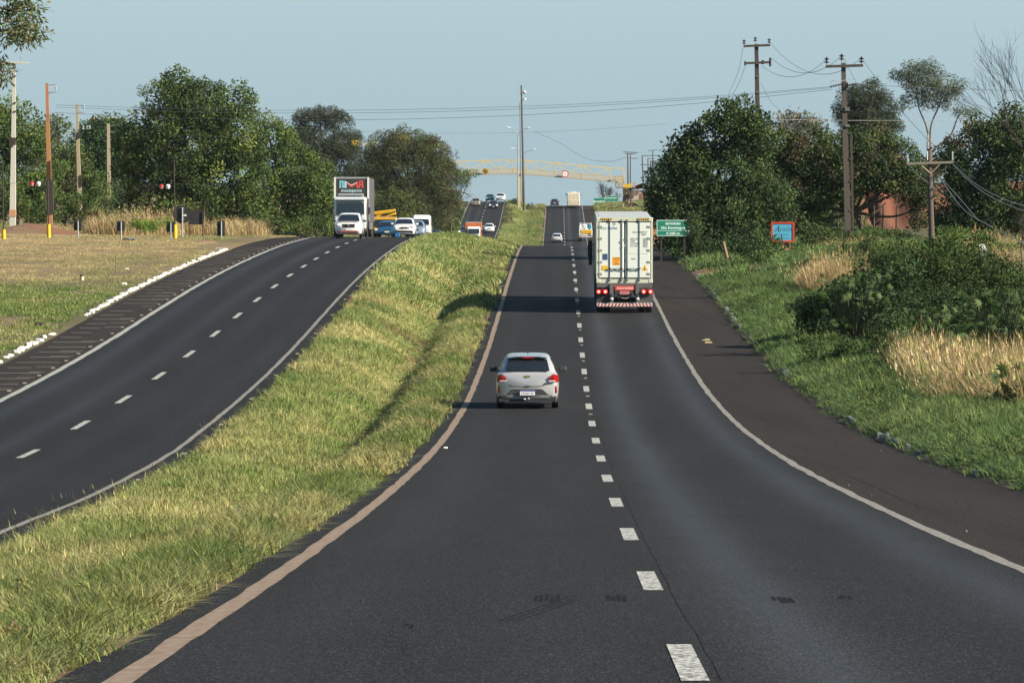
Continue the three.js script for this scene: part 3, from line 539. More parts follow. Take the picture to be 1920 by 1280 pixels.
tree('rain_tree', 'wide dome-shaped olive tree with yellow blossom behind the box truck', 'tree', 585, 775, [[765, 272, 55, 33], [725, 290, 45, 40], [810, 300, 42, 45], [765, 320, 80, 55], [705, 325, 42, 50], [825, 345, 38, 50], [740, 375, 80, 50], [800, 385, 60, 45], [690, 375, 40, 50]], { cols: BROWNISH, dens: 8, size: .58, trunkR: .5, kind: 'fine', flowers: [[[706, 284, 14, 6, 6], [738, 266, 16, 5, 6], [668, 268, 8, 4], [745, 258, 20, 4], [818, 275, 12, 6], [800, 268, 10, 4], [690, 270, 12, 6, 6]], [C(.5, .40, .03), C(.42, .34, .03)], 8],
  extra: (s, off) => { for (const P of [[[800, 345], [838, 336], [862, 332], [880, 327]], [[820, 350], [850, 358], [872, 362], [884, 370]], [[820, 360], [845, 374], [862, 380], [870, 388]], [[760, 370], [772, 362], [786, 345], [812, 336]]]) s.add(limb(P.map(([a, b]) => at(a, b, 583).add(off)), .11, .03)); for (let i = 0; i < 26; i++) { const a = at(rr(845, 875), rr(355, 388), 583).add(off); s.add(limb([a, a.clone().add(V(rr(.1, .5), rr(-.3, .3), 0)), a.clone().add(V(rr(.5, 1.3), rr(-.5, .5), rr(-.3, .3)))], .035, .015, 3)); } } });
tree('spreading_tree', 'small spray of green boughs reaching right from the olive tree toward the footbridge', 'tree', 588, 842, [[855, 330, 26, 9], [880, 327, 14, 6], [845, 345, 24, 22], [868, 340, 16, 8], [842, 315, 16, 16], [850, 372, 14, 14]], { cols: [...MID, ...DARK], dens: 5, size: .5, kind: 'fine', trunkR: .15 });
tree('roadside_bush', 'sunlit yellow-green bush between the box truck and the white hatchback', 'bush', 520, 725, [[725, 390, 40, 32], [760, 400, 40, 32], [700, 395, 24, 26], [735, 420, 60, 24]], { cols: [...LIGHT, ...BROWNISH], dens: 4, size: .55, noTrunk: true });
tree('roadside_bush', 'dark green bush at the roadside behind the white van', 'bush', 610, 810, [[800, 400, 44, 36], [832, 405, 30, 40], [815, 430, 50, 24], [846, 380, 20, 30]], { cols: [...MID, ...BROWNISH], dens: 3.6, size: .6, noTrunk: true });
tree('roadside_bush', 'dark undergrowth along the verge behind the white crossover', 'bush', 352, 570, [[530, 428, 45, 22], [590, 428, 36, 24], [480, 420, 40, 22], [620, 425, 18, 24], [420, 415, 40, 24]], { cols: [...DARK, ...MID], dens: 7, size: .42, noTrunk: true });
tree('roadside_bush', 'bushes in shade behind the red mound and the white pole', 'bush', 350, 70, [[60, 372, 50, 30], [110, 395, 50, 32], [150, 398, 36, 34], [-10, 380, 40, 40], [185, 385, 30, 40]], { cols: [...DARK, ...MID], dens: 6, size: .42, noTrunk: true });
tree('roadside_bush', 'low bright green bush in front of the cane grass, beside the delineator boards', 'bush', 326, 262, [[255, 421, 22, 7], [300, 420, 26, 8], [275, 424, 34, 6]], { cols: [C(.12, .22, .03), C(.15, .26, .04)], dens: 9, size: .3, noTrunk: true });
// right of the highway
tree('roadside_tree', 'tall dark tree overhanging the green retorno board on the right', 'tree', 268, 1370, [[1388, 228, 50, 42], [1340, 262, 60, 48], [1415, 262, 45, 50], [1292, 305, 48, 48], [1350, 330, 85, 65], [1262, 345, 42, 48], [1290, 395, 60, 50, 0, 1.4], [1360, 400, 80, 60, 0, 1.4], [1245, 375, 24, 34, 4], [1430, 390, 55, 65, 0, 1.3], [1345, 450, 70, 34, 6], [1420, 440, 50, 38, 4], [1462, 395, 30, 24, 8]], { cols: [...DARK, ...DARK, ...PODS.slice(3)], trunkR: .3, dens: 10, size: .5 });
tree('pod_tree', 'tree hung with brown seed pods behind the tall concrete pole', 'tree', 290, 1615, [[1455, 285, 58, 48], [1515, 295, 62, 54], [1575, 292, 60, 52], [1632, 290, 56, 52], [1680, 312, 46, 50], [1480, 350, 72, 56], [1545, 345, 66, 44], [1635, 332, 64, 42], [1475, 412, 56, 44], [1715, 340, 42, 44], [1525, 388, 36, 34], [1590, 325, 70, 40], [1730, 385, 26, 40]], { cols: [...PODS, ...DARK], kind: 'broad', trunkR: .22, dens: 10, size: .48, flowers: [[[1455, 285, 58, 46, 3], [1515, 285, 60, 48, 3], [1575, 282, 60, 46, 3], [1632, 282, 56, 46, 3], [1480, 340, 72, 50, 3], [1550, 335, 70, 46, 3], [1640, 325, 60, 46, 3]], [C(.16, .095, .055), C(.13, .075, .045), C(.20, .13, .075)], 1.6], extra: (s, off) => { for (const P of [[[1612, 442], [1600, 415], [1578, 395], [1560, 372]], [[1612, 442], [1622, 412], [1645, 395], [1662, 380]], [[1612, 442], [1632, 425], [1652, 408]]]) s.add(limb(P.map(([a, b]) => at(a, b, 305).add(off)), .11, .05)); for (let i = 0; i < 60; i++) { const a = at(rr(1430, 1690), rr(245, 340), rr(300, 304)).add(off); s.add(limb([a, a.clone().add(V(0, -.35, 0)), a.clone().add(V(.03, -.75, 0))], .06, .03, 4)); } } });
tree('roadside_tree', 'dark shaded tree at the right edge behind the short wooden pole', 'tree', 262, 1870, [[1868, 268, 52, 45], [1915, 290, 45, 60], [1840, 320, 50, 52], [1890, 350, 65, 60], [1815, 365, 42, 48], [1790, 300, 24, 30], [1850, 405, 70, 44], [1920, 400, 50, 56], [1900, 225, 30, 24], [1800, 415, 50, 40], [1890, 440, 60, 30]], { cols: DARK, trunkR: .26, dens: 11, size: .46 });
tree('eucalyptus', 'slender far eucalyptus with an open lopsided crown on the right', 'tree', 470, 1742, [[1712, 135, 36, 24], [1740, 128, 24, 18], [1728, 160, 42, 24], [1770, 158, 30, 28], [1790, 165, 18, 18], [1745, 190, 30, 18], [1800, 205, 16, 10], [1815, 212, 20, 10], [1700, 190, 10, 14], [1688, 145, 14, 10], [1770, 190, 18, 14]], { cols: [C(.06, .085, .045), C(.085, .11, .055), C(.11, .13, .065)], kind: 'feather', dens: 4.6, size: .52, bark: mat(.13, .11, .09, .9), trunkR: .12, extra: (s, off) => { for (const P of [[[1744, 300], [1738, 240], [1722, 200], [1715, 150]], [[1744, 300], [1746, 235], [1762, 195], [1768, 160]], [[1745, 290], [1782, 255], [1796, 220], [1806, 208]]]) s.add(limb([V(0, -.2, 0), ...P.map(([a, b]) => at(a, b, 470).add(off))], .15, .04)); }, limbs: false, noMain: true });
tree('broadleaf_tree', 'far round grey-green tree just right of the tall concrete pole', 'tree', 520, 1625, [[1628, 180, 36, 30], [1600, 195, 34, 32], [1655, 205, 36, 36], [1625, 225, 50, 34], [1592, 225, 26, 30], [1665, 235, 26, 22], [1640, 255, 40, 30]], { cols: [C(.04, .065, .03), C(.055, .08, .036), C(.075, .1, .042)], kind: 'feather', dens: 8, size: .56, trunkR: .3 });
tree('pale_tree', 'faint hazy thin-leaved tree between the two tall poles', 'tree', 640, 1500, [[1485, 222, 26, 15], [1520, 232, 28, 15], [1465, 235, 22, 16], [1500, 245, 45, 18]], { cols: [C(.12, .125, .085), C(.15, .145, .10)], kind: 'sparse', dens: 7, size: .75, bark: mat(.2, .18, .16, .9), trunkR: .2 });
tree('roadside_tree', 'brown-leaved tree top just left of the shaded tree at the right edge', 'tree', 300, 1790, [[1795, 265, 26, 20], [1830, 250, 24, 18], [1770, 290, 22, 24], [1760, 340, 30, 40], [1740, 310, 20, 24]], { cols: [C(.15, .10, .035), C(.09, .09, .03), C(.2, .12, .04), C(.05, .07, .02)], dens: 5.5, size: .45 });
tree('roadside_bush', 'bushes around the foot of the blue Ayalla board', 'bush', 264, 1500, [[1510, 437, 26, 16], [1545, 432, 26, 18], [1475, 425, 24, 24, 5], [1420, 440, 30, 25, 4], [1580, 440, 24, 12]], { cols: DARK, dens: 8, size: .34, noTrunk: true });
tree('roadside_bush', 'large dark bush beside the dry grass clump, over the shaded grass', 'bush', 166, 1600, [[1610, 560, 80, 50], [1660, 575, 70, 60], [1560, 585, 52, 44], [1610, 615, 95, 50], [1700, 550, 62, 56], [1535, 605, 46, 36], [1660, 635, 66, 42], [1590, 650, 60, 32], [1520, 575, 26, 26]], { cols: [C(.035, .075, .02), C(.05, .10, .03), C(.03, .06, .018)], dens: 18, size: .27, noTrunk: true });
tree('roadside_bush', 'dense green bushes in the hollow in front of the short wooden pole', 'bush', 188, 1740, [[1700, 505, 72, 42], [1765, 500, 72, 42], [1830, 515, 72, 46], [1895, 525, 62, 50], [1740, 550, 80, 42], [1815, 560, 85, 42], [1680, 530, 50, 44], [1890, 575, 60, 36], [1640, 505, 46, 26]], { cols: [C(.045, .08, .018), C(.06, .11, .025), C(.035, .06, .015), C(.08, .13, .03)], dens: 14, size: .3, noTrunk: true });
tree('roadside_bush', 'light green bushes on the rise just right of the short wooden pole', 'bush', 226, 1790, [[1785, 455, 40, 32], [1825, 462, 46, 32], [1750, 472, 26, 24], [1860, 480, 56, 30], [1915, 480, 40, 36], [1700, 470, 40, 18], [1655, 472, 30, 14]], { cols: [C(.08, .15, .03), C(.1, .17, .035), C(.05, .09, .02)], dens: 12, size: .3, noTrunk: true });
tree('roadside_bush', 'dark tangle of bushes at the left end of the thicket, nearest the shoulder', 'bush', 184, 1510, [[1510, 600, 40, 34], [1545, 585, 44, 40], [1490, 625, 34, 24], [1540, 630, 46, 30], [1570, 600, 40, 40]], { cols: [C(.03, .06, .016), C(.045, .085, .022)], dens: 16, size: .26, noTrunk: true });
tree('roadside_bush', 'leafy weeds at the lower edge of the large dark bush', 'bush', 147, 1680, [[1680, 640, 66, 52], [1630, 670, 66, 44], [1740, 645, 44, 36], [1690, 695, 56, 30], [1575, 675, 54, 40], [1545, 655, 44, 36], [1630, 700, 50, 26], [1740, 690, 30, 30]], { cols: [C(.04, .075, .02), C(.06, .11, .028)], dens: 20, size: .22, noTrunk: true });
tree('roadside_bush', 'leafy thicket at the right edge between the castor plants and the dry grass', 'bush', 142, 1880, [[1860, 615, 62, 40], [1915, 620, 50, 46], [1800, 610, 50, 28]], { cols: [C(.05, .10, .025), C(.07, .13, .03), C(.035, .07, .018)], dens: 17, size: .22, noTrunk: true });
tree('roadside_bush', 'dark leafy weeds in the bottom right corner of the slope below the dry grass', 'bush', 108, 1900, [[1905, 760, 42, 36], [1880, 790, 30, 18]], { cols: [C(.04, .08, .02), C(.06, .11, .028)], dens: 26, size: .17, noTrunk: true });
tree('roadside_bush', 'dark bushes, the nearer ones added for shade, under the tall dark tree, left of the leaning post', 'bush', 266, 1300, [[1262, 448, 34, 24], [1310, 462, 40, 26], [1350, 468, 40, 26, -3], [1400, 466, 40, 30, -9], [1290, 430, 46, 26], [1392, 446, 22, 38, -8], [1385, 478, 30, 22, -12], [1394, 474, 22, 32, -16], [1396, 490, 18, 20, -20]], { cols: DARK, dens: 10, size: .4, noTrunk: true });  // the nearer clumps are added to cast shade on the verge grass
tree('roadside_bush', 'sprig of dark leaves hiding the right end of the green retorno board', 'bush', 250, 1300, [[1297, 432, 14, 18], [1288, 416, 12, 8], [1310, 450, 20, 14]], { cols: DARK, dens: 14, size: .3, noTrunk: true });
tree('roadside_bush', 'dark bushes on the far side of the dry grass clump, by the wooden pole', 'bush', 222, 1640, [[1618, 485, 40, 26], [1655, 490, 46, 34], [1690, 490, 40, 34], [1640, 465, 36, 18], [1540, 500, 24, 14, 6], [1600, 468, 30, 20, 6]], { cols: [C(.05, .085, .02), C(.08, .13, .03), C(.1, .14, .04)], dens: 12, size: .28, noTrunk: true });
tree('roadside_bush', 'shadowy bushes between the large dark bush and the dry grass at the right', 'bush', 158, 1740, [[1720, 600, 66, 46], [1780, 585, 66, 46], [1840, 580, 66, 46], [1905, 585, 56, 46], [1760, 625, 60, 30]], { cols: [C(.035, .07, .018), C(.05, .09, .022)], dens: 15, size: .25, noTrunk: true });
tree('roadside_bush', 'low mixed bushes at the foot of the tall concrete pole', 'bush', 262, 1600, [[1545, 452, 34, 18], [1590, 456, 36, 18], [1640, 452, 36, 16], [1690, 448, 30, 20], [1530, 470, 26, 14]], { cols: [C(.07, .12, .028), C(.05, .085, .02), C(.12, .14, .045)], dens: 10, size: .3, noTrunk: true });
tree('distant_bush', 'small bushes on the far median at the foot of the camera mast', 'bush', 868, 962, [[958, 380, 6, 8], [966, 376, 5, 10], [946, 392, 5, 12], [993, 384, 3, 6]], { cols: [C(.045, .05, .03), C(.06, .06, .035)], dens: 4, size: .5, noTrunk: true });
tree('distant_bush', 'scrubby dry weeds along the far edge of the oncoming lanes', 'bush', 800, 950, [[950, 412, 6, 14, -10, 3], [946, 430, 6, 14, 20, 3], [953, 398, 5, 8, -40, 2]], { cols: [C(.09, .085, .045), C(.12, .10, .055), C(.07, .08, .035)], dens: 2.4, size: .5, noTrunk: true });
tree('broadleaf_tree', 'dark trees beside the far footbridge tower, left of the retorno board', 'tree', 420, 1240, [[1228, 352, 18, 30], [1240, 320, 16, 20], [1232, 390, 18, 24], [1252, 400, 18, 18]], { cols: DARK, dens: 5, size: .5 });
// bare trees
function bareTree(name, label, d, base, top, spread, bark, depth, r0, lean = 0) {
  const foot = onGround(base, d, .2), t = thing(name, label, 'tree', foot), s = S();
  const H = at(base, top, d).y - foot.y;
  const grow = (p, dir, len, r, k) => {
    const q = p.clone().addScaledVector(dir, len * .5).add(V(rr(-.08, .08), rr(-.02, .08), rr(-.08, .08)).multiplyScalar(len)), e = p.clone().addScaledVector(dir, len).add(V(0, .06 * len, 0));
    s.add(limb([p, q, e], r, r * .62, k > 2 ? 5 : 3));
    if (k <= 0) return;
    const n = k > 1 ? 3 : 2; for (let i = 0; i < n; i++) { const nd = dir.clone().add(V(rr(-1, 1), rr(-.35, .6), rr(-1, 1)).multiplyScalar(spread)).normalize(); grow(e.clone().lerp(p, rr(0, .35)), nd, len * rr(.62, .85), r * .6, k - 1); }
  };
  grow(V(0, 0, 0), V(lean, 1, 0).normalize(), H * .3, r0, depth);
  s.build('branches', bark, t);
}
bareTree('bare_tree', 'leafless tree with upward-curving twigs at the right edge of the sky', 205, 1990, 30, .5, mat(.075, .055, .045, .9), 6, .085, -.1);
bareTree('bare_tree', 'far leafless tree behind the small green boards beyond the crest', 1010, 1128, 338, .75, mat(.13, .11, .10, .9), 6, .3);
bareTree('bare_tree', 'far leafless tree behind the footbridge tower', 1030, 1150, 345, .75, mat(.13, .11, .10, .9), 5, .3);
bareTree('bare_tree', 'dry leafless shrub below the wires at the right edge', 215, 1915, 370, .8, mat(.12, .1, .085, .9), 5, .05);
{ // tree just outside the frame whose bough hangs into the top left corner
  const d = 92, foot = onGround(-260, d, .2), t = thing('overhanging_tree', 'leafy bough hanging into the top left corner of the sky', 'tree', foot), off = foot.clone().negate(), s = S(), P = (a, b, z = 0) => at(a, b, d + z).add(off);
  s.add(limb([V(0, -.3, 0), V(.1, 3, 0), P(-255, 40), P(-240, -200)], .22, .1, 8));
  const pts = [];
  for (const L of [[[-250, 60], [-120, -10], [-20, 10], [40, 22], [66, 14]], [[-250, 80], [-100, 50], [0, 58], [40, 55], [74, 62]], [[-250, 110], [-90, 120], [-15, 120], [10, 130]], [[-240, -60], [-100, -70], [0, -30], [50, -20]]]) {
    const c = new THREE.CatmullRomCurve3(L.map(([a, b]) => P(a, b, rr(-.6, .6)))); s.add(limb(L.map(([a, b]) => P(a, b)), .045, .008, 5));
    for (let i = 0; i < 150; i++) { const q = rr(.25, 1), p = c.getPoint(q); p.add(V(rr(-.22, .22), rr(-.26, .2), rr(-.5, .5))); pts.push([p, rr(.13, .2)]); }
  }
  for (let i = 0; i < 220; i++) pts.push([P(rr(-330, -60), rr(-220, 120), rr(-2, 2)), rr(.2, .3)]);
  s.build('trunk', barkMat, t);
  instCrown(t, 'crown', [clumpGeo(7, .72, .26, .5), clumpGeo(6, .75, .28, .6)], pts.filter(([p]) => p.clone().sub(off).y < 60), colourer([C(.07, .10, .03), C(.05, .075, .02), C(.16, .13, .04), C(.09, .12, .035)]));
}
// large-leaved castor plants on the right slope
{
  const lobes = 8, shp = new THREE.Shape(); for (let i = 0; i <= lobes * 2; i++) { const a = i / (lobes * 2) * 5.6 - 2.8 + Math.PI / 2, r = i % 2 ? 1 : .42; const p = [r * Math.cos(a), r * Math.sin(a)]; i ? shp.lineTo(...p) : shp.moveTo(...p); }
  const leaf = new THREE.ShapeGeometry(shp); { const p = leaf.attributes.position; for (let i = 0; i < p.count; i++) p.setZ(i, -.28 * (p.getX(i) ** 2 + p.getY(i) ** 2)); } leaf.computeVertexNormals();
  const mats = [leafMat(.04, .08, .018), leafMat(.055, .105, .024), leafMat(.03, .06, .014), leafMat(.075, .12, .035)], stemM = mat(.06, .065, .03, .8);
  const castor = (label, px, py, d, n, w, h) => {
    const c = at(px, py, d), foot = V(c.x, ground(d, c.x) - .1, -d), t = thing('castor_plant', label, 'plant', foot), top = c.y - foot.y, s = S();
    for (let i = 0; i < n; i++) {
      const p = V(rr(-w, w), top + rr(-h, h), rr(-w, w)), m = part('leaf', leaf, mats[Math.floor(rnd() * 4)], t), r = rr(.1, .22);
      m.position.copy(p); m.scale.setScalar(r); m.rotation.set(rr(-1.5, .9), rr(-1.6, 1.6), rr(-3, 3), 'YXZ');
      s.add(limb([V(p.x * .3, Math.max(0, top - h * 1.4), p.z * .3), p.clone().multiply(V(.7, 1, .7)).add(V(0, -.1, 0)), p], .012, .006, 3));
    }
    for (let i = 0; i < 5; i++) s.add(limb([V(rr(-.1, .1), 0, 0), V(rr(-.2, .2), top * .5, 0), V(rr(-w, w) * .4, top + h * .7, rr(-w, w) * .4)], .018, .008, 4));
    s.build('stem', stemM, t);
  };
  castor('castor plant with star-shaped leaves above the dry grass at the right edge', 1870, 600, 134, 150, 1.25, .8);
  castor('castor plant with star-shaped leaves at the left end of the dry grass', 1750, 610, 141, 60, .8, .55);
  castor('dark castor plant low in front of the dry grass at the right edge', 1905, 735, 108, 50, .55, .6);
  castor('castor plant with big leaves on the face of the large dark bush', 1600, 565, 160, 160, 1.3, .95);
}
// ------------------------------------------------------------------ poles, lamps, wires
const greyPole = mat(.085, .07, .058, .9), darkPole = mat(.06, .045, .038, .9), whitePole = mat(.50, .50, .44, .85), orangePole = mat(.38, .17, .075, .9), beigePole = mat(.36, .30, .21, .9), blackBrown = mat(.035, .028, .026, .9), steel = mat(.32, .33, .34, .45, .6), porcelain = mat(.45, .46, .44, .3), brownGlaze = phys(.035, .02, .018, .25, { clearcoat: .5 }), wireM = mat(.06, .065, .07, .6, .3), paleWire = mat(.2, .2, .2, .5, .4), black = mat(.016, .016, .018, .7), yellow = mat(.66, .40, .01, .55), white = mat(.66, .66, .65, .6);
const discs = (r, h, n) => { const p = [[.02, 0]]; for (let i = 0; i < n; i++) { const y = h * i / n, k = h / n; p.push([r * .35, y + k * .1], [r, y + k * .2], [r * .9, y + k * .4], [r * .35, y + k * .55]); } p.push([.02, h]); return new THREE.LatheGeometry(p.map(([a, b]) => new THREE.Vector2(a, b)), 10); };
// a pole whose top and foot stand where pixels (tx, ty) and bx say, d metres off; L(px, py, dz) gives points in its own axes
function pole(label, d, tx, ty, bx, w0, w1, m, o = {}) {
  const foot = onGround(bx, d, .3), t = thing(o.name || 'utility_pole', label, 'utility pole', foot, 0, o.group), L = (px, py, dz = 0) => at(px, py, d + dz).sub(foot);
  const top = L(tx, ty), s = S();
  if (o.round) s.bar(V(0, 0, 0), top, w0, 10, w1); else s.add(loft([[V(0, 0, 0), w0], [top, w1]].map(([p, w]) => [[-1, -.7], [1, -.7], [1, .7], [-1, .7]].map(([a, b]) => [p.x + a * w, p.y, p.z + b * w])), { crease: .3 }));
  s.build('post', m, t); return [t, L, top];
}
const arm = (t, L, x0, y0, x1, y1, w, m, dz = -.15) => S().beam(L(x0, y0, dz), L(x1, y1, dz), w, w * 1.2).build('crossarm', m, t);
const ins = (t, L, px, py, g, m, dz = -.15) => { const q = part('insulator', g, m, t); q.position.copy(L(px, py, dz)); return q; };
{
  const [t, L] = pole('white concrete pole with one long crossarm on the red mound at the left edge', 321, 27, 118, 23, .22, .1, whitePole);
  arm(t, L, -8, 117, 54, 118, .14, whitePole); S().beam(L(23.5, 258, -.22), L(23, 272, -.22), .46, .1).build('band', blackBrown, t); S().beam(L(23.2, 393, 0), L(23, 406, 0), .475, .34).build('stained_foot', mat(.45, .25, .14, .9), t, 'rust-brown stained foot');
  for (const [x, y] of [[40, 112], [2, 124]]) ins(t, L, x, y, discs(.07, .22, 2), steel); for (const y of [143, 193, 209]) S().beam(L(26, y, -.12), L(30, y, -.12), .1, .05).build('bracket', blackBrown, t);
}
{
  const [t, L] = pole('orange-brown concrete pole with a dark lower part', 331, 88, 156, 94, .2, .1, orangePole);
  S().beam(L(92, 337, -.02), L(94, 400, -.02), .52, .38).build('dark_foot', blackBrown, t, 'dark lower part'); S().beam(L(95, 300, -.2), L(95.5, 336, -.2), .1, .1).build('slot', mat(.2, .1, .05, .9), t);  // lower part black-brown, darker than the post above
  for (const y of [160, 174]) S().beam(L(90, y), L(105, y - 1), .05, .05).build('bracket', steel, t); ins(t, L, 105, 170, discs(.1, .32, 3), porcelain);
}
{
  const [t, L] = pole('beige concrete pole with side brackets, third from the left edge', 380, 144, 195, 151, .2, .11, beigePole);
  for (const [y, x] of [[198, 158], [211, 158], [229, 162], [243, 168]]) S().beam(L(146, y), L(x, y), .06, .06).build('bracket', steel, t);
  ins(t, L, 157.5, 205, discs(.1, .4, 3), porcelain); for (const [x, y] of [[156, 243], [163, 242], [168, 242], [136, 262], [140, 260]]) ins(t, L, x, y, discs(.12, .3, 2), porcelain); S().beam(L(144, 250, -.1), L(152, 256, -.1), .3, .4).build('clamp', blackBrown, t); S().beam(L(151, 328, -.14), L(152, 350, -.14), .1, .1).build('slot', blackBrown, t);
}
{
  const [t, L] = pole('far beige concrete pole half hidden by the tallest tree on the left', 430, 203, 232, 205, .2, .13, beigePole);
  for (const y of [236, 248, 262]) S().beam(L(204, y), L(214, y), .06, .06).build('bracket', steel, t);
}
let poleA, poleB, poleC;
{
  const [t, L] = poleA = pole('tall dark concrete pole with three brown insulators on its crossarm, beside the Ayalla board', 275, 1581, 118, 1591, .2, .13, greyPole);
  arm(t, L, 1548, 125, 1618, 123, .16, darkPole); S().beam(L(1596, 250, .1), L(1600, 452, .1), .14, .2).build('side_rail', darkPole, t);
  for (const y of [250, 298, 340, 395]) S().beam(L(1592, y, -.05), L(1598, y, -.05), .12, .2).build('rung', darkPole, t);
  for (const [x, y] of [[1550, 119], [1578, 113], [1615, 118]]) { ins(t, L, x, y, discs(.17, .4, 2), brownGlaze); S().bar(L(x, y + 6, -.15), L(x, y - 3, -.15), .025).build('pin', steel, t); }
  S().bar(L(1578, 120), L(1578, 106), .03).build('pin', steel, t);
  for (const [a, b, c, e] of [[1578, 158, 1556, 163], [1588, 160, 1606, 158]]) { const q = part('strain_insulator', discs(.1, .75, 5), brownGlaze, t); q.position.copy(L(a, b, -.2)); q.quaternion.setFromUnitVectors(V(0, 1, 0), L(c, e, -.2).sub(L(a, b, -.2)).normalize()); }
  S().rbox(.4, .35, .4, .05, L(1584, 160).x, L(1584, 160).y, .05).build('clamp', blackBrown, t); S().tube([L(1556, 158, -.3), L(1562, 151, -.3), L(1574, 152, -.3), L(1605, 147, -.3)], .02).build('jumper', porcelain, t);
  for (const y of [203, 206, 236]) S().beam(L(1581 + (y - 118) * .03, y, -.02), L(1590 + (y - 118) * .03, y, -.02), .12, .36).build('band', paleWire, t);
}
{
  const [t, L] = poleB = pole('farther dark pole with two crossarms rising above the tall dark tree', 360, 1418, 83, 1425, .24, .15, darkPole);
  arm(t, L, 1394, 87, 1444, 85, .18, darkPole); arm(t, L, 1396, 119, 1445, 117, .18, darkPole);
  for (const [x, y] of [[1395, 83], [1416, 78], [1442, 81]]) { ins(t, L, x, y, discs(.17, .38, 2), black); S().bar(L(x, y + 4, -.15), L(x, y - 3, -.15), .025).build('pin', steel, t); }
  S().bar(L(1444, 109, -.2), L(1444, 125, -.2), .09, 8).build('fuse', black, t); S().bar(L(1430, 113, -.2), L(1430, 121, -.2), .09, 8).build('fuse', blackBrown, t); S().bar(L(1397, 115, -.2), L(1397, 123, -.2), .07, 8).build('fuse', black, t);
  for (const y of [144, 173]) S().beam(L(1418, y), L(1424, y), .1, .38).build('band', paleWire, t);
}
{
  const [t, L] = poleC = pole('short weathered wooden pole with white insulators and a braced crossarm among the bushes', 232, 1742, 268, 1749, .17, .12, mat(.09, .07, .058, .95), { round: true });
  arm(t, L, 1700, 307, 1787, 304, .12, mat(.2, .18, .15, .9));
  for (const [x, y, h] of [[1702, 306, .42], [1786, 303, .52]]) ins(t, L, x, y, discs(.07, h, 6), porcelain); ins(t, L, 1740, 279, discs(.09, .75, 8), porcelain, -.2);
  for (const x of [1724, 1764]) S().bar(L(x, 307, -.16), L(1744.5, 325, -.12), .035).build('brace', mat(.36, .27, .19, .9), t);
  S().bar(L(1739, 283, -.2), L(1739, 300, -.2), .03).build('pin', white, t); S().beam(L(1741, 277), L(1746, 277), .12, .34).build('clamp', blackBrown, t); S().tube([L(1748, 352, -.2), L(1751, 364, -.25), L(1745, 374, -.2), L(1743, 360, -.2)], .04).build('cable_loop', blackBrown, t); S().beam(L(1743, 352, -.05), L(1750, 352, -.05), .16, .34).build('band', paleWire, t);
}
{ // farther poles beyond the crest
  const far = [['tall dark far pole with a double crossarm beside the footbridge tower', 880, 1177, 287, 1178, [[1168, 285, 1197, 286], [1172, 288.5, 1191, 288]], darkPole], ['thin far pole just behind the tall dark far pole', 960, 1182, 288, 1182, [[1179, 296.5, 1196, 297]], greyPole], ['far pole with an arm reaching right, beside the tall tree', 900, 1204, 292, 1208, [[1203, 292, 1231, 291.5], [1200, 309, 1217, 308.5]], greyPole], ['faint thin far pole behind the one with an arm reaching right', 980, 1215, 297, 1215, [[1215, 297, 1228, 297]], greyPole], ['far pole partly hidden by the tall dark tree', 860, 1220, 302, 1221, [[1220, 302, 1236, 302]], greyPole], ['faint T-shaped far pole against the sky', 1020, 1224, 282, 1224, [[1216, 282.5, 1233, 281]], greyPole]];
  for (const [label, d, tx, ty, bx, arms, m] of far) { const [t, L] = pole(label, d, tx, ty, bx, .17, .1, m, { group: 'far utility poles beyond the crest' }); for (const [a, b, c, e] of arms) arm(t, L, a, b, c, e, .13, m, 0); }
}
{ // camera mast on the median
  const [t, L] = pole('tall concrete camera mast standing on the far median, taller than the footbridge', 850, 977.5, 160, 983, .27, .16, mat(.095, .09, .08, .9), { name: 'camera_mast', round: true });
  t.userData.category = 'mast'; S().bar(L(972, 186), L(972, 150), .03).build('antenna', steel, t); S().tube([L(972, 186), L(974, 192), L(977, 194)], .04).build('antenna_bracket', steel, t); S().bar(L(974.5, 194), L(977, 385), .045).build('cable', wireM, t);
  for (const [y, f] of [[173, 1], [187, 0]]) { S().bar(L(978, y), L(982, y - 1), .06).build('camera_arm', white, t); const q = thing_(t, 'camera', L(983.5, y), f); }
  function thing_(t, name, p, f) { const m = f ? S().lathe([[0, -.32], [.22, -.24], [.3, 0], [.26, .2], [0, .3]], 0, 0, 0).get() : S().rbox(.34, .3, .7, .06, 0, .12, 0, .3, .5, 0).get(); const q = part(name, m, white, t); q.position.copy(p); if (f) { const l = part('lens', new THREE.SphereGeometry(.17, 10, 8), black, q); l.position.set(-.02, -.12, .2); } return q; }
}
function streetLamp(label, d, px, top, heads) {
  const foot = onGround(px, d, .2), L = (a, b) => at(a, b, d).sub(foot), t = thing('street_lamp', label, 'street lamp', foot, 0, 'double-armed street lamps on the far median'), fork = L(px, top + 20);
  S().bar(V(0, 0, 0), fork, .12, 8, .07).build('post', mat(.3, .28, .24, .7), t);
  for (const [hx, hy] of heads) { const h = L(hx, hy), m = L((px + hx) / 2 - (hx - px) * .12, (hy + top + 20) / 2 - 2.5); S().tube([fork, fork.clone().lerp(m, .5).add(V((hx - px) * -.004, .2, 0)), m, h], .045, 5, 12).build('arm', steel, t); const dx = hx > px ? 1 : -1; part('lamp_head', S().add(loft([[-.1, .04, .06], [.15, .11, .17], [.6, .12, .2], [.78, .05, .1]].map(([x, b, w]) => [...Array(8)].map((_, i) => { const a = i / 8 * 6.283; return [h.x + dx * x, h.y + x * .28 + b * Math.sin(a), h.z + w * Math.cos(a)]; })))).get(), white, t); }
}
streetLamp('nearer double-armed street lamp beside the camera mast', 845, 971, 238, [[957, 240], [987, 241]]);
streetLamp('farther, lower-looking double-armed street lamp behind the camera mast', 935, 980, 275, [[964.5, 279.5], [997, 281]]);
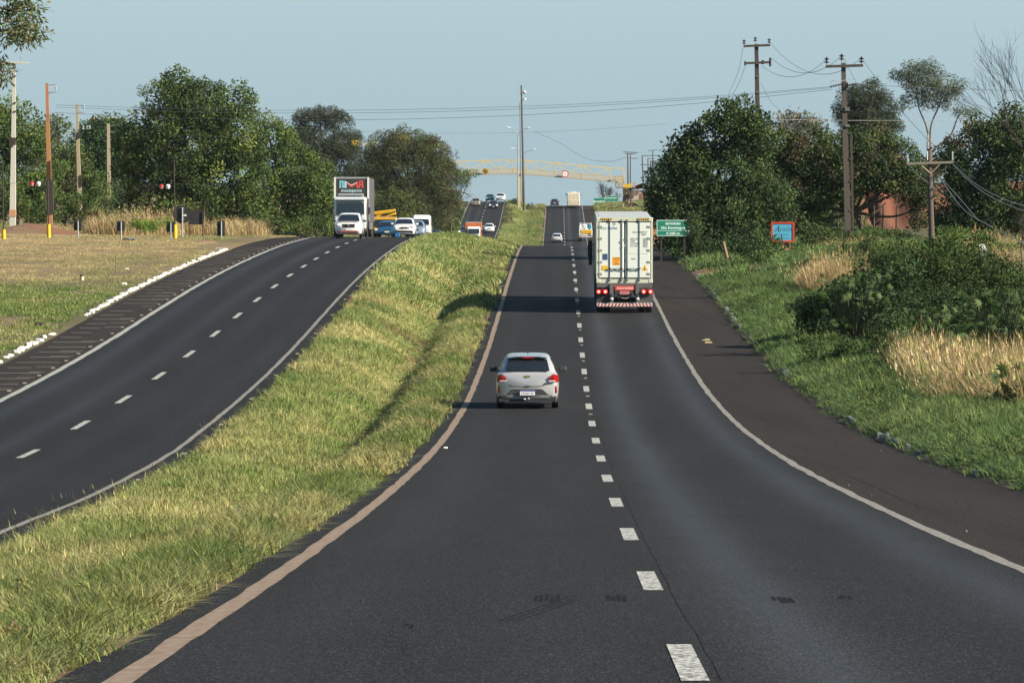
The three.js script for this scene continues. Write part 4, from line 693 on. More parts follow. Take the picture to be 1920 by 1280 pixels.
// wires
let wires = 0;
function wire(label, pts, r, m = wireM) { const P = pts.map(([a, b, d]) => at(a, b, d)); const g = S().tube(P, r, 4, 40).get(); single('overhead_wire', label, 'wire', g, m); }
const sag = (a, b, s, n = 6) => [...Array(n + 1)].map((_, i) => { const t = i / n; return [lerp(a[0], b[0], t), lerp(a[1], b[1], t) + s * 4 * t * (1 - t), lerp(a[2], b[2], t)]; });
wire('uppermost of the three wires crossing the whole sky to the tall concrete pole', sag([105, 197, 331], [1557, 163, 275], 24), .011, paleWire);
wire('middle of the three wires crossing the whole sky to the tall concrete pole', sag([105, 201, 331], [1557, 165, 275], 26), .011, paleWire);
wire('lowest of the three wires crossing the sky, from the leftmost poles to the right', sag([100, 211, 331], [1560, 168, 276], 32), .012, paleWire);
wire('faint slack wire low in the sky over the footbridge', sag([480, 232, 420], [1250, 232, 420], 18), .011, paleWire);
wire('wire from the tall concrete pole running off to the right above the far trees', [[1604, 158, 275], [1700, 163, 265], [1920, 171, 250], [2100, 178, 240]], .012, mat(.4, .3, .25, .6));
wire('pale level wire in front of the round grey-green tree', [[1452, 224, 300], [1600, 226, 300], [1850, 225, 300]], .013, mat(.5, .49, .45, .5));
wire('slack span from the left insulator of the tall concrete pole to the farther dark pole', sag([1549, 112, 275], [1428, 124, 360], 26), .016);
wire('slack span from the top insulator of the tall concrete pole to the farther dark pole', sag([1577, 106, 275], [1444, 108, 360], 30), .016);
wire('slack span from the right insulator of the tall concrete pole to the farther dark pole', sag([1612, 112, 275], [1443, 80, 360], 42), .016);
wire('span leaving the right insulator of the tall concrete pole down behind the eucalyptus', [[1617, 112, 275], [1660, 170, 240], [1740, 262, 205], [1830, 335, 180]], .014);
wire('span leaving the top insulator of the tall concrete pole down to the right', [[1580, 106, 275], [1620, 180, 245], [1700, 285, 215], [1800, 390, 180]], .012);
for (const [label, P] of [['upper cable swooping from the short wooden pole to the right edge', [[1787, 307, 232], [1830, 345, 200], [1880, 372, 180], [1960, 398, 160]]], ['lower cable swooping from the short wooden pole to the right edge', [[1787, 309, 232], [1830, 350, 200], [1880, 380, 180], [1960, 408, 160]]], ['slack cable from the post of the short wooden pole down to the right edge', [[1760, 330, 232], [1810, 395, 205], [1860, 425, 190], [1950, 470, 165]]], ['second slack cable from the post of the short wooden pole', [[1757, 326, 232], [1800, 372, 205], [1836, 414, 195]]], ['cable from the left arm of the short wooden pole dropping behind its post', [[1703, 308, 232], [1722, 328, 225], [1742, 344, 215]]]]) wire(label, P, .016, mat(.28, .28, .27, .5, .3));
wire('thin line dropping from the left crossarm end of the farther dark pole', [[1393, 90, 360], [1384, 135, 385], [1366, 176, 420]], .015);
wire('second thin line dropping left from the farther dark pole', [[1398, 122, 360], [1388, 150, 380], [1374, 178, 410]], .015);
wire('stay wires on the right of the farther dark pole', [[1426, 155, 360], [1445, 190, 350], [1460, 205, 345]], .014);
wire('drooping line between the far lamps and the far poles', [[1000, 246, 850], [1050, 268, 865], [1110, 300, 880], [1150, 302, 880], [1176, 294, 880]], .03);
// guy stays with yellow guards on the left verge
const stay = (label, px, d, y0, y1, yt) => { const foot = onGround(px, d, .1), L = (a, b) => at(a, b, d).sub(foot), t = thing('guy_stay', label, 'guy stay', foot, 0, 'guy stays with yellow guards'); S().bar(L(px, y1 + 3), L(px - .5, y0), .13, 10).build('guard', yellow, t); S().bar(L(px - .5, y0), L(px - 2, yt), .045, 6).build('stay_cable', blackBrown, t); };
stay('yellow-guarded guy stay at the very left edge', 6.5, 284, 430, 463, 300); stay('yellow-guarded guy stay in front of the orange-brown pole', 91, 290, 420, 452, 330); stay('yellow-guarded guy stay beside the round sign back', 328, 291, 421, 452, 300);
for (const [label, px, py] of [['small red and white cable marker between the white and orange-brown poles', 62, 345], ['small red and white cable marker above the cane grass', 305, 350]]) {
  const d = 318, p = at(px, py, d), t = thing('cable_marker', label, 'marker', p); part('red_cap', S().lathe([[0, .16], [.12, .14], [.17, 0], [.14, -.05]], -.1, 0, 0).get(), mat(.5, .03, .02, .5), t); part('white_cup', S().lathe([[.14, -.05], [.08, -.14], [0, -.16]], -.1, 0, 0).get(), white, t); part('white_cap', S().lathe([[0, .16], [.14, .12], [.17, 0], [.1, -.18], [0, -.2]], .36, .02, 0).get(), white, t);
  S().tube([V(-2.2, -.02, 0), V(-.1, .18, 0), V(.4, .2, 0), V(3.2, .1, 0)], .012, 4).build('line', wireM, t);
}
// ------------------------------------------------------------------ signs
const signGrey = mat(.33, .34, .35, .55, .3);
const flat = (w, h, x, y, z, rx = 0, ry = 0) => { const g = new THREE.PlaneGeometry(w, h); g.rotateX(rx); g.rotateY(ry); g.translate(x, y, z); return g; };
[[145, 413, 432, 'leftmost black-backed delineator board on the left verge'], [226, 414, 433, 'black-backed delineator board beside the blue sheet'], [319, 416, 435, 'black-backed delineator board beside the third yellow guy stay'], [414, 414, 442, 'taller black-backed delineator board at the bend of the white kerb']].forEach(([px, y0, y1, label]) => {
  const d = 288, foot = onGround(px, d, .1), t = thing('delineator_board', label, 'road sign', foot, 0, 'delineator boards seen from behind'), h = at(px, y0, d).y - foot.y, b = at(px, y1, d).y - foot.y;
  part('board', rbox(.5, h - b, .03, .012, 0, (h + b) / 2, -.04), black, t); part('post', cyl(.045, .045, h - .04, .02, (h - .04) / 2, .03), signGrey, t);
});
{ const d = 297, foot = onGround(341.5, d, .1), c = at(342, 402, d).y - foot.y, t = thing('round_sign', 'large round sign seen from its black back, on a grey post', 'road sign', foot); part('disc', cyl(.59, .59, .03, -.02, c, -.05, Math.PI / 2, 0, 0, 36), black, t); part('post', cyl(.05, .05, c + .45, 0, (c + .45) / 2, .03), signGrey, t); for (const y of [.42, -.3]) part('clamp', box(.22, .06, .05, .01, c + y, 0), signGrey, t); part('sticker', box(.2, .12, .012, .17, c - .05, -.026), mat(.6, .6, .58, .5), t); }
{ const d = 304, foot = onGround(367, d, .1), y = (py) => at(367, py, d).y - foot.y, t = thing('board_sign', 'rectangular black sign back on two posts beside the round sign', 'road sign', foot); part('board', box(1.02, y(394) - y(421), .04, 0, (y(394) + y(421)) / 2, -.05), black, t); for (const x of [-.46, .46]) part('post', box(.07, y(396), .06, x, y(396) / 2, .02), blackBrown, t); }
{ // blue advertising board
  const d = 258, foot = onGround(1468, d, .1), y = (py) => at(1468, py, d).y - foot.y, t = thing('advertising_board', 'light blue Ayalla board in an orange-red frame on thin legs', 'sign', foot), w = 44 * d / F, h = y(416) - y(454), cy = (y(416) + y(454)) / 2;
  const tex = print(256, 208, (g, W, H) => { g.fillStyle = '#4fa3c4'; g.fillRect(0, 0, W, H); g.fillStyle = '#1d2f4d'; g.save(); g.transform(1, 0, -.2, 1, 30, 0); g.font = 'italic bold 88px serif'; g.fillText('A', 8, 96); g.font = 'italic 66px serif'; g.fillText('yalla', 66, 92); g.restore(); g.fillStyle = '#2c4a63'; g.font = '30px sans-serif'; g.textAlign = 'center'; g.fillText('RETORNO', W / 2, 146); g.fillText('500 METROS', W / 2, 190); });
  part('panel', box(w - .1, h - .1, .03, 0, cy, -.01), mat(.2, .45, .6, .6), t); part('print', flat(w - .14, h - .14, 0, cy, .012), printMat(tex), t);
  const f = mat(.55, .045, .01, .6), s = S(); for (const k of [-1, 1]) s.box(w, .1, .06, 0, cy + k * (h / 2 - .05), .01).box(.1, h - .2, .06, k * (w / 2 - .05), cy, .01); s.build('frame', f, t); for (const x of [-.52, .5]) part('leg', box(.04, cy, .04, x, cy / 2, -.02), blackBrown, t);
  const q = thing('old_tyre', 'orange-brown old tyre leaning under the Ayalla board', 'tyre', V(foot.x + .17, foot.y + .56, foot.z - .1)); const tg = new THREE.TorusGeometry(.2, .085, 8, 20); part('tread', tg, mat(.22, .12, .06, .9), q); q.rotation.set(-.2, .25, 0);
}
const green = mat(.005, .16, .11, .5);
function greenSign(label, d, x0, x1, y0, y1, lines, rule, group) {
  const px = (x0 + x1) / 2, foot = onGround(px, d, .2), y = (py) => at(px, py, d).y - foot.y, w = (x1 - x0) * d / F, h = y(y0) - y(y1), cy = (y(y0) + y(y1)) / 2, t = thing('direction_sign', label, 'road sign', foot, 0, group);
  const tex = print(512, Math.round(512 * h / w), (g, W, H) => { g.fillStyle = '#0a7a62'; g.fillRect(0, 0, W, H); g.strokeStyle = '#e8efe8'; g.lineWidth = 7; g.strokeRect(7, 7, W - 14, H - 14); g.fillStyle = '#eef3ee'; g.textAlign = 'center'; lines.forEach(([s, k, f, x = .5]) => { g.font = `bold ${Math.round(H * f)}px sans-serif`; g.fillText(s, W * x, H * k); }); if (rule) g.fillRect(7, H * rule, W - 14, 6); });
  part('panel', box(w, h, .05, 0, cy, -.03), signGrey, t); part('print', flat(w - .02, h - .02, 0, cy, .003), printMat(tex), t); for (const k of [-.35, .35]) part('post', box(.1, cy + h * .4, .08, k * w, (cy + h * .4) / 2, -.1), blackBrown, t);
}
greenSign('green retorno board half hidden by the tall dark tree', 253, 1231, 1293, 412, 443, [['RETORNO', .3, .2], ['São Domingos', .56, .22], ['A 500 m', .91, .22]], .645);
greenSign('lower left of the two small green boards beyond the crest', 925, 1113, 1135, 371, 385, [['RETORNO', .62, .34]], 0, 'small green boards beyond the crest');
greenSign('upper right of the two small green boards beyond the crest', 905, 1133.5, 1160, 367, 378, [['São Domingos', .48, .3, .45]], 0, 'small green boards beyond the crest');
// small things on the verges
{ const foot = onGround(1368, 249, .15), top = at(1356, 453, 249).sub(foot), t = thing('leaning_post', 'short pale wooden post leaning left beside the red dirt track', 'post', foot); S().bar(V(0, 0, 0), top, .1, 9, .09).build('post', mat(.22, .15, .085, .95), t); }
{ const foot = onGround(153, 209, .05), t = thing('stump_post', 'stubby pale concrete post with a dark cap in the grass left of the highway', 'post', foot); part('post', cyl(.1, .09, .3, 0, .12, 0), mat(.55, .45, .3, .9), t); part('cap', cyl(.12, .1, .06, 0, .29, 0), blackBrown, t); }
{ const foot = onGround(216, 214, .1), t = thing('thin_stake', 'thin rusty stake standing in the grass left of the highway', 'stake', foot); S().bar(V(0, 0, 0), V(.02, 1.15, 0), .022, 6).build('rod', mat(.2, .13, .09, .9), t); }
{ const g = new THREE.PlaneGeometry(.75, 1.6, 8, 8), p = g.attributes.position; for (let i = 0; i < p.count; i++) p.setZ(i, .07 + .1 * n3(p.getX(i) * 3, p.getY(i) * 2, 2)); g.rotateX(-Math.PI / 2); g.computeVertexNormals(); single('blue_sheet', 'crumpled blue plastic sheet lying on the dry turf', 'sheet', g, mat(.08, .28, .55, .5), onGround(243, 281)); }
{ const g = new THREE.PlaneGeometry(.42, .6, 6, 6), p = g.attributes.position; for (let i = 0; i < p.count; i++) { p.setZ(i, .12 * n3(p.getX(i) * 3, p.getY(i) * 3, 5)); p.setX(i, p.getX(i) * (1 - .5 * (p.getY(i) / .8 + .5))); } g.rotateZ(.35); g.computeVertexNormals(); single('plastic_scrap', 'white plastic scrap caught in the bushes near the right edge', 'litter', g, white, at(1845, 469, 218)); }
for (const [px, d, s, label] of [[232, 204, .12, 'white scrap of litter nearest the kerb left of the highway'], [237, 222, .09, 'white scrap of litter beside the thin stake'], [72, 172, .16, 'dark clod lying on the dirt track at the left']]) single('litter', label, 'litter', rbox(s * 2, s, s * 1.4, s * .3, 0, s * .4, 0), d === 172 ? blackBrown : white, onGround(px, d));
{ const t = thing('soil_heap', 'low brown heap of soil on the turf before the bend of the kerb', 'soil', onGround(385, 276, .05)); const g = new THREE.SphereGeometry(1, 18, 8, 0, 6.283, 0, 1.57), p = g.attributes.position; for (let i = 0; i < p.count; i++) { const k = 1 + .3 * n3(p.getX(i) * 2, p.getZ(i) * 2, 3); p.setXYZ(i, p.getX(i) * .75 * k, p.getY(i) * .16 * k, p.getZ(i) * 2 * k); } g.computeVertexNormals(); part('soil', g, mat(.2, .11, .06, 1), t); }
for (let i = 0; i < 6; i++) { const px = 1572 + i * 21 + (i % 2) * 4, foot = onGround(px, 294, .2), t = thing('fence_post', `dark fence post before the red earth bank, ${['first', 'second', 'third', 'fourth', 'fifth', 'sixth'][i]} from the left`, 'fence post', foot, 0, 'fence posts before the red earth bank'); S().bar(V(0, 0, 0), V(rr(-.06, .06), rr(1.5, 1.9), 0), .07, 7, .055).build('post', darkPole, t); }
// ------------------------------------------------------------------ footbridge beyond the crest
{
  const D = 862, foot = onGround(975, D, .2), t = thing('footbridge', 'pale yellow steel truss footbridge spanning both carriageways beyond the crest', 'footbridge', foot), L = (a, b, z = 0) => at(a, b, D).sub(foot).add(V(0, 0, z));
  const cream = mat(.60, .46, .19, .6), pale = mat(.48, .43, .31, .6), tops = [[834, 305.5], [857, 303], [910, 300.8], [962, 300.2], [988, 301], [1041, 305.2], [1091, 310.3], [1144, 315], [1170, 315.6]], rail = (x) => x < 962 ? lerp(318.5, 315.5, (x - 834) / 128) : lerp(315.5, 333, ((x - 962) / 208) ** 1.15), deck = (x) => rail(x) + 9.5;
  for (const z of [-1.1, 1.1]) {
    const s = S(); for (let i = 0; i < tops.length - 1; i++) s.beam(L(...tops[i], z), L(...tops[i + 1], z), .16, .16); s.build('top_chord', cream, t);
    for (let i = 0; i < tops.length; i++) { const [x, y] = tops[i]; S().beam(L(x, y, z), L(x, deck(x), z), .13, .13).build('upright', cream, t); if (i < tops.length - 1) { const m = (x + tops[i + 1][0]) / 2; if (tops[i + 1][0] - x > 30) { S().beam(L(x, y, z), L(m, rail(m), z), .14, .14).build('diagonal', cream, t); S().beam(L(m, rail(m), z), L(...tops[i + 1], z), .14, .14).build('diagonal', cream, t); } } }
    const r = S(), b = S(); for (let x = 834; x < 1168; x += 6) { r.beam(L(x, rail(x), z), L(Math.min(x + 6, 1168), rail(Math.min(x + 6, 1168)), z), .12, .1); r.beam(L(x, rail(x) + 3.4, z), L(x + 6, rail(x + 6) + 3.4, z), .07, .07); r.beam(L(x, rail(x) + 6, z), L(x + 6, rail(x + 6) + 6, z), .07, .07); }
    for (let x = 834; x < 1168; x += 1.55) b.beam(L(x, rail(x), z), L(x + (z > 0 ? .9 : -.9), deck(x), z), .055, .05);
    r.build('handrail', pale, t); b.build('balusters', pale, t).userData.kind = 'stuff';
  }
  const dk = S(); for (let x = 834; x < 1168; x += 6) dk.beam(L(x, deck(x), 0), L(x + 6, deck(x + 6), 0), .28, 2.3); dk.build('deck', mat(.42, .36, .27, .8), t);
  for (const z of [-.8, .8]) { const y = L(975, deck(975)).y; part('pillar', box(.32, y + .2, .32, L(974.5, 330).x, y / 2 - .1, z), cream, t); }
  // stair tower on the right
  const tx = L(1171, 340).x, gy = ground(D, tx + foot.x) - foot.y - .3, py = L(1170, 352).y;
  S().beam(V(tx, gy, 0), V(tx, py, 0), .62, .62).beam(L(1170, 352, 1.1), L(1170, 316, 1.1), .15, .15).beam(L(1170, 352, -1.1), L(1170, 316, -1.1), .15, .15).build('tower_pillar', cream, t);
  part('platform', box(3.6, .18, 3.4, L(1173, 352.5).x, py, 0), mat(.2, .17, .12, .8), t);
  const s = S(), R = mat(.42, .27, .08, .6); for (const x of [1155.5, 1161, 1167, 1183, 1190]) for (const z of [-1.6, 1.6]) s.beam(L(x, 352, z), L(x - (x < 1160 ? 3 : 0), x < 1160 ? 332 : x > 1185 ? 340 : 344, z), .14, .14); for (const z of [-1.6, 1.6]) { s.beam(L(1152, 331, z), L(1167, 330, z), .12, .12); s.beam(L(1167, 330, z), L(1171, 348, z), .12, .12); s.beam(L(1182, 343, z), L(1190, 343, z), .1, .1); for (let k = 0; k < 4; k++) s.beam(L(1156, 337 + 4 * k, z), L(1168, 337 + 4 * k, z), .06, .06); } s.build('railing', R, t);
  part('yellow_panel', box(1.35, .66, .08, L(1176.5, 348).x, L(1176, 348.5).y, 1.7), yellow, t);
  const brown = mat(.085, .05, .035, .8); for (let k = 0; k < 11; k++) { const a = k * .62, x = tx + 1.2 + 1.0 * Math.cos(a), z = 1.0 * Math.sin(a); part('stair_tread', box(.95, .14, .5, x, lerp(py - .2, gy + .3, k / 10), z, 0, -a, 0), k % 4 === 3 ? pale : brown, t); } S().cyl(.16, .16, py - gy, tx + 1.2, (py + gy) / 2, 0).build('stair_pole', brown, t);
  const sc = []; for (let k = 0; k <= 24; k++) { const a = k / 24 * 6.8; sc.push([tx + 1.2 + 1.55 * Math.cos(a), lerp(py, gy + .3, k / 24), 1.55 * Math.sin(a)]); } part('stair_skirt', loft([sc, sc.map(([x, y, z]) => [x, y - 1.0, z])], { close: false, caps: false, crease: 1 }), brown, t);
}
{ const D = 860.4, p = at(1059.5, 326, D), t = thing('height_limit_sign', 'round white sign with a red ring hung on the footbridge', 'road sign', p); const tex = print(128, 128, (g) => { g.fillStyle = '#b3202c'; g.fillRect(0, 0, 128, 128); g.fillStyle = '#f4f2ee'; g.beginPath(); g.arc(64, 64, 48, 0, 7); g.fill(); g.fillStyle = '#222'; g.font = 'bold 34px sans-serif'; g.textAlign = 'center'; g.fillText('5,5m', 64, 76); for (const [y, k] of [[34, 1], [94, -1]]) { g.beginPath(); g.moveTo(52, y - 8 * k); g.lineTo(76, y - 8 * k); g.lineTo(64, y + 8 * k); g.fill(); } }); const c = new THREE.CircleGeometry(.66, 28); c.translate(0, 0, .03); part('disc', cyl(.66, .66, .05, 0, 0, 0, Math.PI / 2, 0, 0, 28), signGrey, t); part('print', c, printMat(tex), t); }
{ const D = 860.4, p = at(910, 321, D), t = thing('hazard_roundel', 'round yellow disc with a dark cross hung on the left half of the footbridge', 'road sign', p); part('disc', cyl(.6, .6, .05, 0, 0, 0, Math.PI / 2, 0, 0, 24), mat(.55, .33, .02, .6), t); for (const a of [0, .9, 1.9]) part('bar', box(.16, 1.1, .04, 0, 0, .035 + a * .004, 0, 0, a), mat(.12, .07, .02, .8), t); }
// houses glimpsed between the trees
function house(label, d, px, w, h, dep, wallM, roofM, turn = 0) {
  const t = thing('house', label, 'house', onGround(px, d, .3), turn); part('wall', box(w, h, dep, 0, h / 2, 0), wallM, t);
  const r = S(), y = h, k = w / 2 + .4, rise = w * .22; r.add(loft([[-dep / 2 - .4], [dep / 2 + .4]].map(([z]) => [[-k, y, z], [0, y + rise, z], [k, y, z], [k, y - .12, z], [0, y + rise - .12, z], [-k, y - .12, z]]), { crease: .2 })); r.build('roof', roofM, t);
  for (const x of [-w * .3, w * .3]) { const f = part('window', box(1.1, 1, .08, x, h * .55, dep / 2 + .02), white, t); part('pane', box(.9, .8, .04, x, h * .55, dep / 2 + .06), phys(.03, .04, .05, .1), f); } part('door', box(.9, 2.1, .07, 0, 1.05, dep / 2 + .02), mat(.2, .1, .05, .7), t);
}
house('pale house with a red roof beyond the crest, right of the footbridge tower', 935, 1203, 7, 2.7, 6, mat(.45, .33, .27, .9), mat(.3, .1, .06, .9));
house('house with orange walls hidden behind the green retorno board', 440, 1238, 7, 3.4, 7, mat(.5, .26, .15, .9), mat(.28, .14, .09, .9));
// ------------------------------------------------------------------ vehicles
const glass = phys(.012, .016, .02, .06, { clearcoat: 1, clearcoatRoughness: .03, specularIntensity: 1 }), rubber = mat(.018, .018, .019, .85), plastic = mat(.028, .028, .03, .65), rim = mat(.4, .41, .42, .35, .8), lampRed = phys(.28, .006, .008, .15, { clearcoat: 1 }), lampClear = phys(.75, .76, .78, .08, { clearcoat: 1 }), chrome = mat(.7, .7, .7, .2, 1);
const lit = new THREE.MeshStandardMaterial({ color: C(.8, .8, .8), emissive: C(1, .97, .9), emissiveIntensity: 2.2, roughness: .3 }), litRed = new THREE.MeshStandardMaterial({ color: C(.6, .02, .02), emissive: C(1, .03, .03), emissiveIntensity: .8, roughness: .3 }), litRedHot = new THREE.MeshStandardMaterial({ color: C(.8, .3, .2), emissive: C(1, .42, .28), emissiveIntensity: 1.6, roughness: .3 });
const paintM = (r, g, b, m = 0) => phys(r, g, b, .38, { clearcoat: 1, clearcoatRoughness: .08, metalness: m });
const wheelTyre = (r, w) => S().lathe([[r * .62, -w / 2], [r * .93, -w / 2], [r, -w * .36], [r, w * .36], [r * .93, w / 2], [r * .62, w / 2], [r * .62, -w / 2]], 0, 0, 0, 24).get().rotateZ(Math.PI / 2);
const wheelRim = (r, w) => { const s = S(); s.cyl(r * .6, r * .6, w * .5, 0, 0, 0, 0, 0, Math.PI / 2, 20); for (let i = 0; i < 5; i++) s.box(w * .74, r * 1.2, r * .16, 0, 0, 0, i * 1.2566, 0, 0); return s.get(); };
function wheel(parent, x, y, z, r, w) { const t = part('wheel', wheelTyre(r, w), rubber, parent); t.position.set(x, y, z); part('rim', wheelRim(r, w), rim, t); return t; }
// p: proportions in metres; the car faces -z, its rear is at +z
function car(name, label, category, p, paintMat, o = {}) {
  const t = thing(name, label, category), { L, W, H } = p, w = W / 2;
  const st = p.stations.map(([z, yb, yT, k]) => { const ww = w * k, m = lerp(yb, yT, .55); return [[ww * .7, yb], [ww * .94, yb + .05], [ww * .985, lerp(yb, m, .5)], [ww, m], [ww * .985, lerp(m, yT, .6)], [ww * .93, yT - .035], [ww * .8, yT], [ww * .4, yT + .018]].map(([x, y]) => [x, y, z]); });
  const rings = st.map((h) => [...h, ...h.slice().reverse().map(([x, y, z]) => [-x, y, z])]);
  const body = part('body', loft(rings, { crease: .75 }), paintMat, t);
  // cabin
  const g = p.cabin, ring = (y, z0, z1, hw, c) => [[hw, z0 + c], [hw, z1 - c], [hw - c * .7, z1 - c * .2], [hw * .5, z1 + c * .12], [-hw * .5, z1 + c * .12], [-(hw - c * .7), z1 - c * .2], [-hw, z1 - c], [-hw, z0 + c], [-(hw - c * .7), z0 + c * .2], [-hw * .5, z0 - c * .12], [hw * .5, z0 - c * .12], [hw - c * .7, z0 + c * .2]].map(([x, z]) => [x, y, z]);
  const mid = (a, b) => lerp(a, b, .5), bl = .02;
  part('cabin', loft([ring(g.y0, g.z0, g.z1, g.w0, .16), ring(mid(g.y0, g.y1), mid(g.z0, g.z2) - .02, mid(g.z1, g.z3) + .03, mid(g.w0, g.w1) + bl, .15), ring(g.y1 - .05, g.z2 - .03, g.z3 + .04, g.w1 + .02, .14), ring(g.y1 - .012, g.z2 + .07, g.z3 - .07, g.w1 - .03, .12), ring(g.y1 + .008, g.z2 + .25, g.z3 - .22, g.w1 - .12, .12), ring(g.y1 + .022, g.z2 + .5, g.z3 - .45, g.w1 - .3, .1)], { crease: .7 }), p.roofMat || paintMat, t);
  const e = .03, f0 = (y) => { const q = (y - g.y0) / (g.y1 - .05 - g.y0); return { zf: lerp(g.z0, g.z2, q), zr: lerp(g.z1, g.z3, q), w: lerp(g.w0, g.w1, q) + bl * (1 - Math.abs(2 * q - 1)) }; };
  const ya = g.y0 + (p.sill ?? .06), yb = g.y1 - .1, A = f0(ya), B = f0(yb), yr = p.rearSill ?? ya, Ar = f0(yr);
  part('windshield', sheet(V(A.w * .9, ya, A.zf - .06), V(-A.w * .9, ya, A.zf - .06), V(-B.w * .9, yb, B.zf - .075), V(B.w * .9, yb, B.zf - .075), .03, 8, 3), glass, t);
  part('rear_window', sheet(V(-Ar.w * (p.rw0 ?? .8), yr, Ar.zr + .075), V(Ar.w * (p.rw0 ?? .8), yr, Ar.zr + .075), V(B.w * .9, yb - .02, B.zr + .085), V(-B.w * .9, yb - .02, B.zr + .085), .03, 8, 3), glass, t);
  for (const s of [-1, 1]) { const zf = A.zf + .16, zr = A.zr - .18, zf2 = B.zf + .1, zr2 = B.zr - .14, zm = mid(zf, zr) + .05; for (const [a, b, a2, b2] of [[zf, zm - .04, zf2, zm - .04], [zm + .04, zr, zm + .04, zr2]]) { const q = [V(s * (A.w + e), ya, a), V(s * (A.w + e), ya, b), V(s * (B.w + e), yb, b2), V(s * (B.w + e), yb, a2)]; part('side_window', s < 0 ? sheet(q[0], q[1], q[2], q[3], .02, 4, 2) : sheet(q[1], q[0], q[3], q[2], .02, 4, 2), glass, t); } }
  const fz = p.stations[0][0], rz = p.stations[p.stations.length - 1][0], R = p.wheelR ?? .31, tw = .19;
  for (const z of p.axles) for (const s of [-1, 1]) wheel(t, s * (w - tw / 2 - .015), R, z, R, tw);
  // mirrors
  for (const s of [-1, 1]) { const m = part('mirror', rbox(.21, .15, .11, .045, s * (w + .1), g.y0 + .07, g.z0 + .42), o.mirrorMat || plastic, t); part('mirror_arm', box(.14, .04, .05, s * (w - .04), g.y0 + .02, g.z0 + .42), plastic, m); }
  const yl = p.lampY ?? .68, fr = p.frontLamp ?? [.36, .13];
  for (const s of [-1, 1]) part('headlight', rbox(fr[0], fr[1], .2, .05, s * (w * .66), yl, fz + .2, 0, s * .42, s * .08), o.lightsOn ? lit : lampClear, t);
  if (o.grille !== false) part('grille', rbox(...(p.grille ?? [.7, .16]), .08, .03, 0, p.grilleY ?? yl - .02, fz + .035), plastic, t);
  part('front_bumper', rbox(W * .8, .13, .1, .04, 0, p.stations[0][1] + .06, fz + .05), p.lowerMat || plastic, t);
  part('plate', box(.4, .12, .015, 0, p.plateY ?? .42, fz - .02), mat(.7, .7, .68, .5), t);
  if (o.rear !== false) { for (const s of [-1, 1]) part('tail_light', rbox(.26, .2, .18, .05, s * (w * .74), p.tailY ?? .85, rz - .07, 0, -s * .35, 0), lampRed, t); part('rear_plate', box(.4, .12, .015, 0, p.rearPlateY ?? .6, rz + .012), mat(.7, .7, .68, .5), t); part('rear_bumper', rbox(W * .86, .2, .1, .04, 0, p.stations[p.stations.length - 1][1] + .08, rz - .02), plastic, t); }
  return t;
}
const slopeAt = (h, d) => (h(d + 2) - h(d - 2)) / 4;
function onRoad(t, px, d, h, facing) {        // facing: 1 away from the camera, -1 toward it
  t.position.set((px - 960) / F * d, h(d) + .004, -d);
  t.rotation.set(facing * Math.atan(slopeAt(h, d)), (facing > 0 ? 0 : Math.PI) - .0105, 0, 'YXZ'); return t;
}
const HATCH = { L: 4.16, W: 1.73, H: 1.47, stations: [[-2.08, .3, .6, .72], [-2.0, .2, .68, .86], [-1.7, .18, .8, .96], [-1.2, .17, .9, 1], [-.8, .17, .95, 1], [.2, .17, .97, 1], [1.2, .18, .99, 1], [1.7, .19, 1.0, .985], [1.95, .22, .98, .94], [2.05, .27, .95, .875], [2.08, .33, .9, .82]], cabin: { y0: .93, y1: 1.46, z0: -1.0, z1: 1.94, z2: -.2, z3: 1.42, w0: .79, w1: .56 }, axles: [-1.28, 1.25], grille: [.62, .14], sill: .07 };
const SEDAN = { ...HATCH, L: 4.4, cabin: { y0: .93, y1: 1.44, z0: -.95, z1: 1.55, z2: -.15, z3: .85, w0: .78, w1: .56 } };
const SUV = { L: 4.4, W: 1.81, H: 1.65, stations: [[-2.2, .36, .85, .78], [-2.1, .26, .98, .9], [-1.75, .24, 1.05, .98], [-1.2, .23, 1.1, 1], [0, .23, 1.1, 1], [1.3, .24, 1.1, 1], [1.9, .26, 1.1, .97], [2.1, .32, 1.05, .9], [2.17, .4, .95, .84]], cabin: { y0: 1.06, y1: 1.64, z0: -1.15, z1: 2.0, z2: -.35, z3: 1.6, w0: .82, w1: .6 }, axles: [-1.35, 1.3], wheelR: .35, lampY: .86, grille: [.78, .2], grilleY: .78, plateY: .56, tailY: 1.0, frontLamp: [.42, .09] };
const PICKUP = { ...SUV, W: 1.7, H: 1.5, stations: SUV.stations.map(([z, a, b, k]) => [z, a, b * .9, k]), cabin: { y0: .95, y1: 1.5, z0: -.95, z1: .9, z2: -.35, z3: .6, w0: .76, w1: .6 }, lampY: .74, grilleY: .72, tailY: .8 };
const OLD = { ...HATCH, stations: [[-2.0, .3, .66, .93], [-1.95, .22, .76, .97], [-1.1, .2, .84, 1], [0, .2, .88, 1], [1.2, .2, .88, 1], [1.9, .22, .85, .97], [2.0, .3, .78, .93]], cabin: { y0: .86, y1: 1.36, z0: -.85, z1: 1.7, z2: -.3, z3: 1.2, w0: .74, w1: .6 }, W: 1.6, lampY: .64, plateY: .46 };

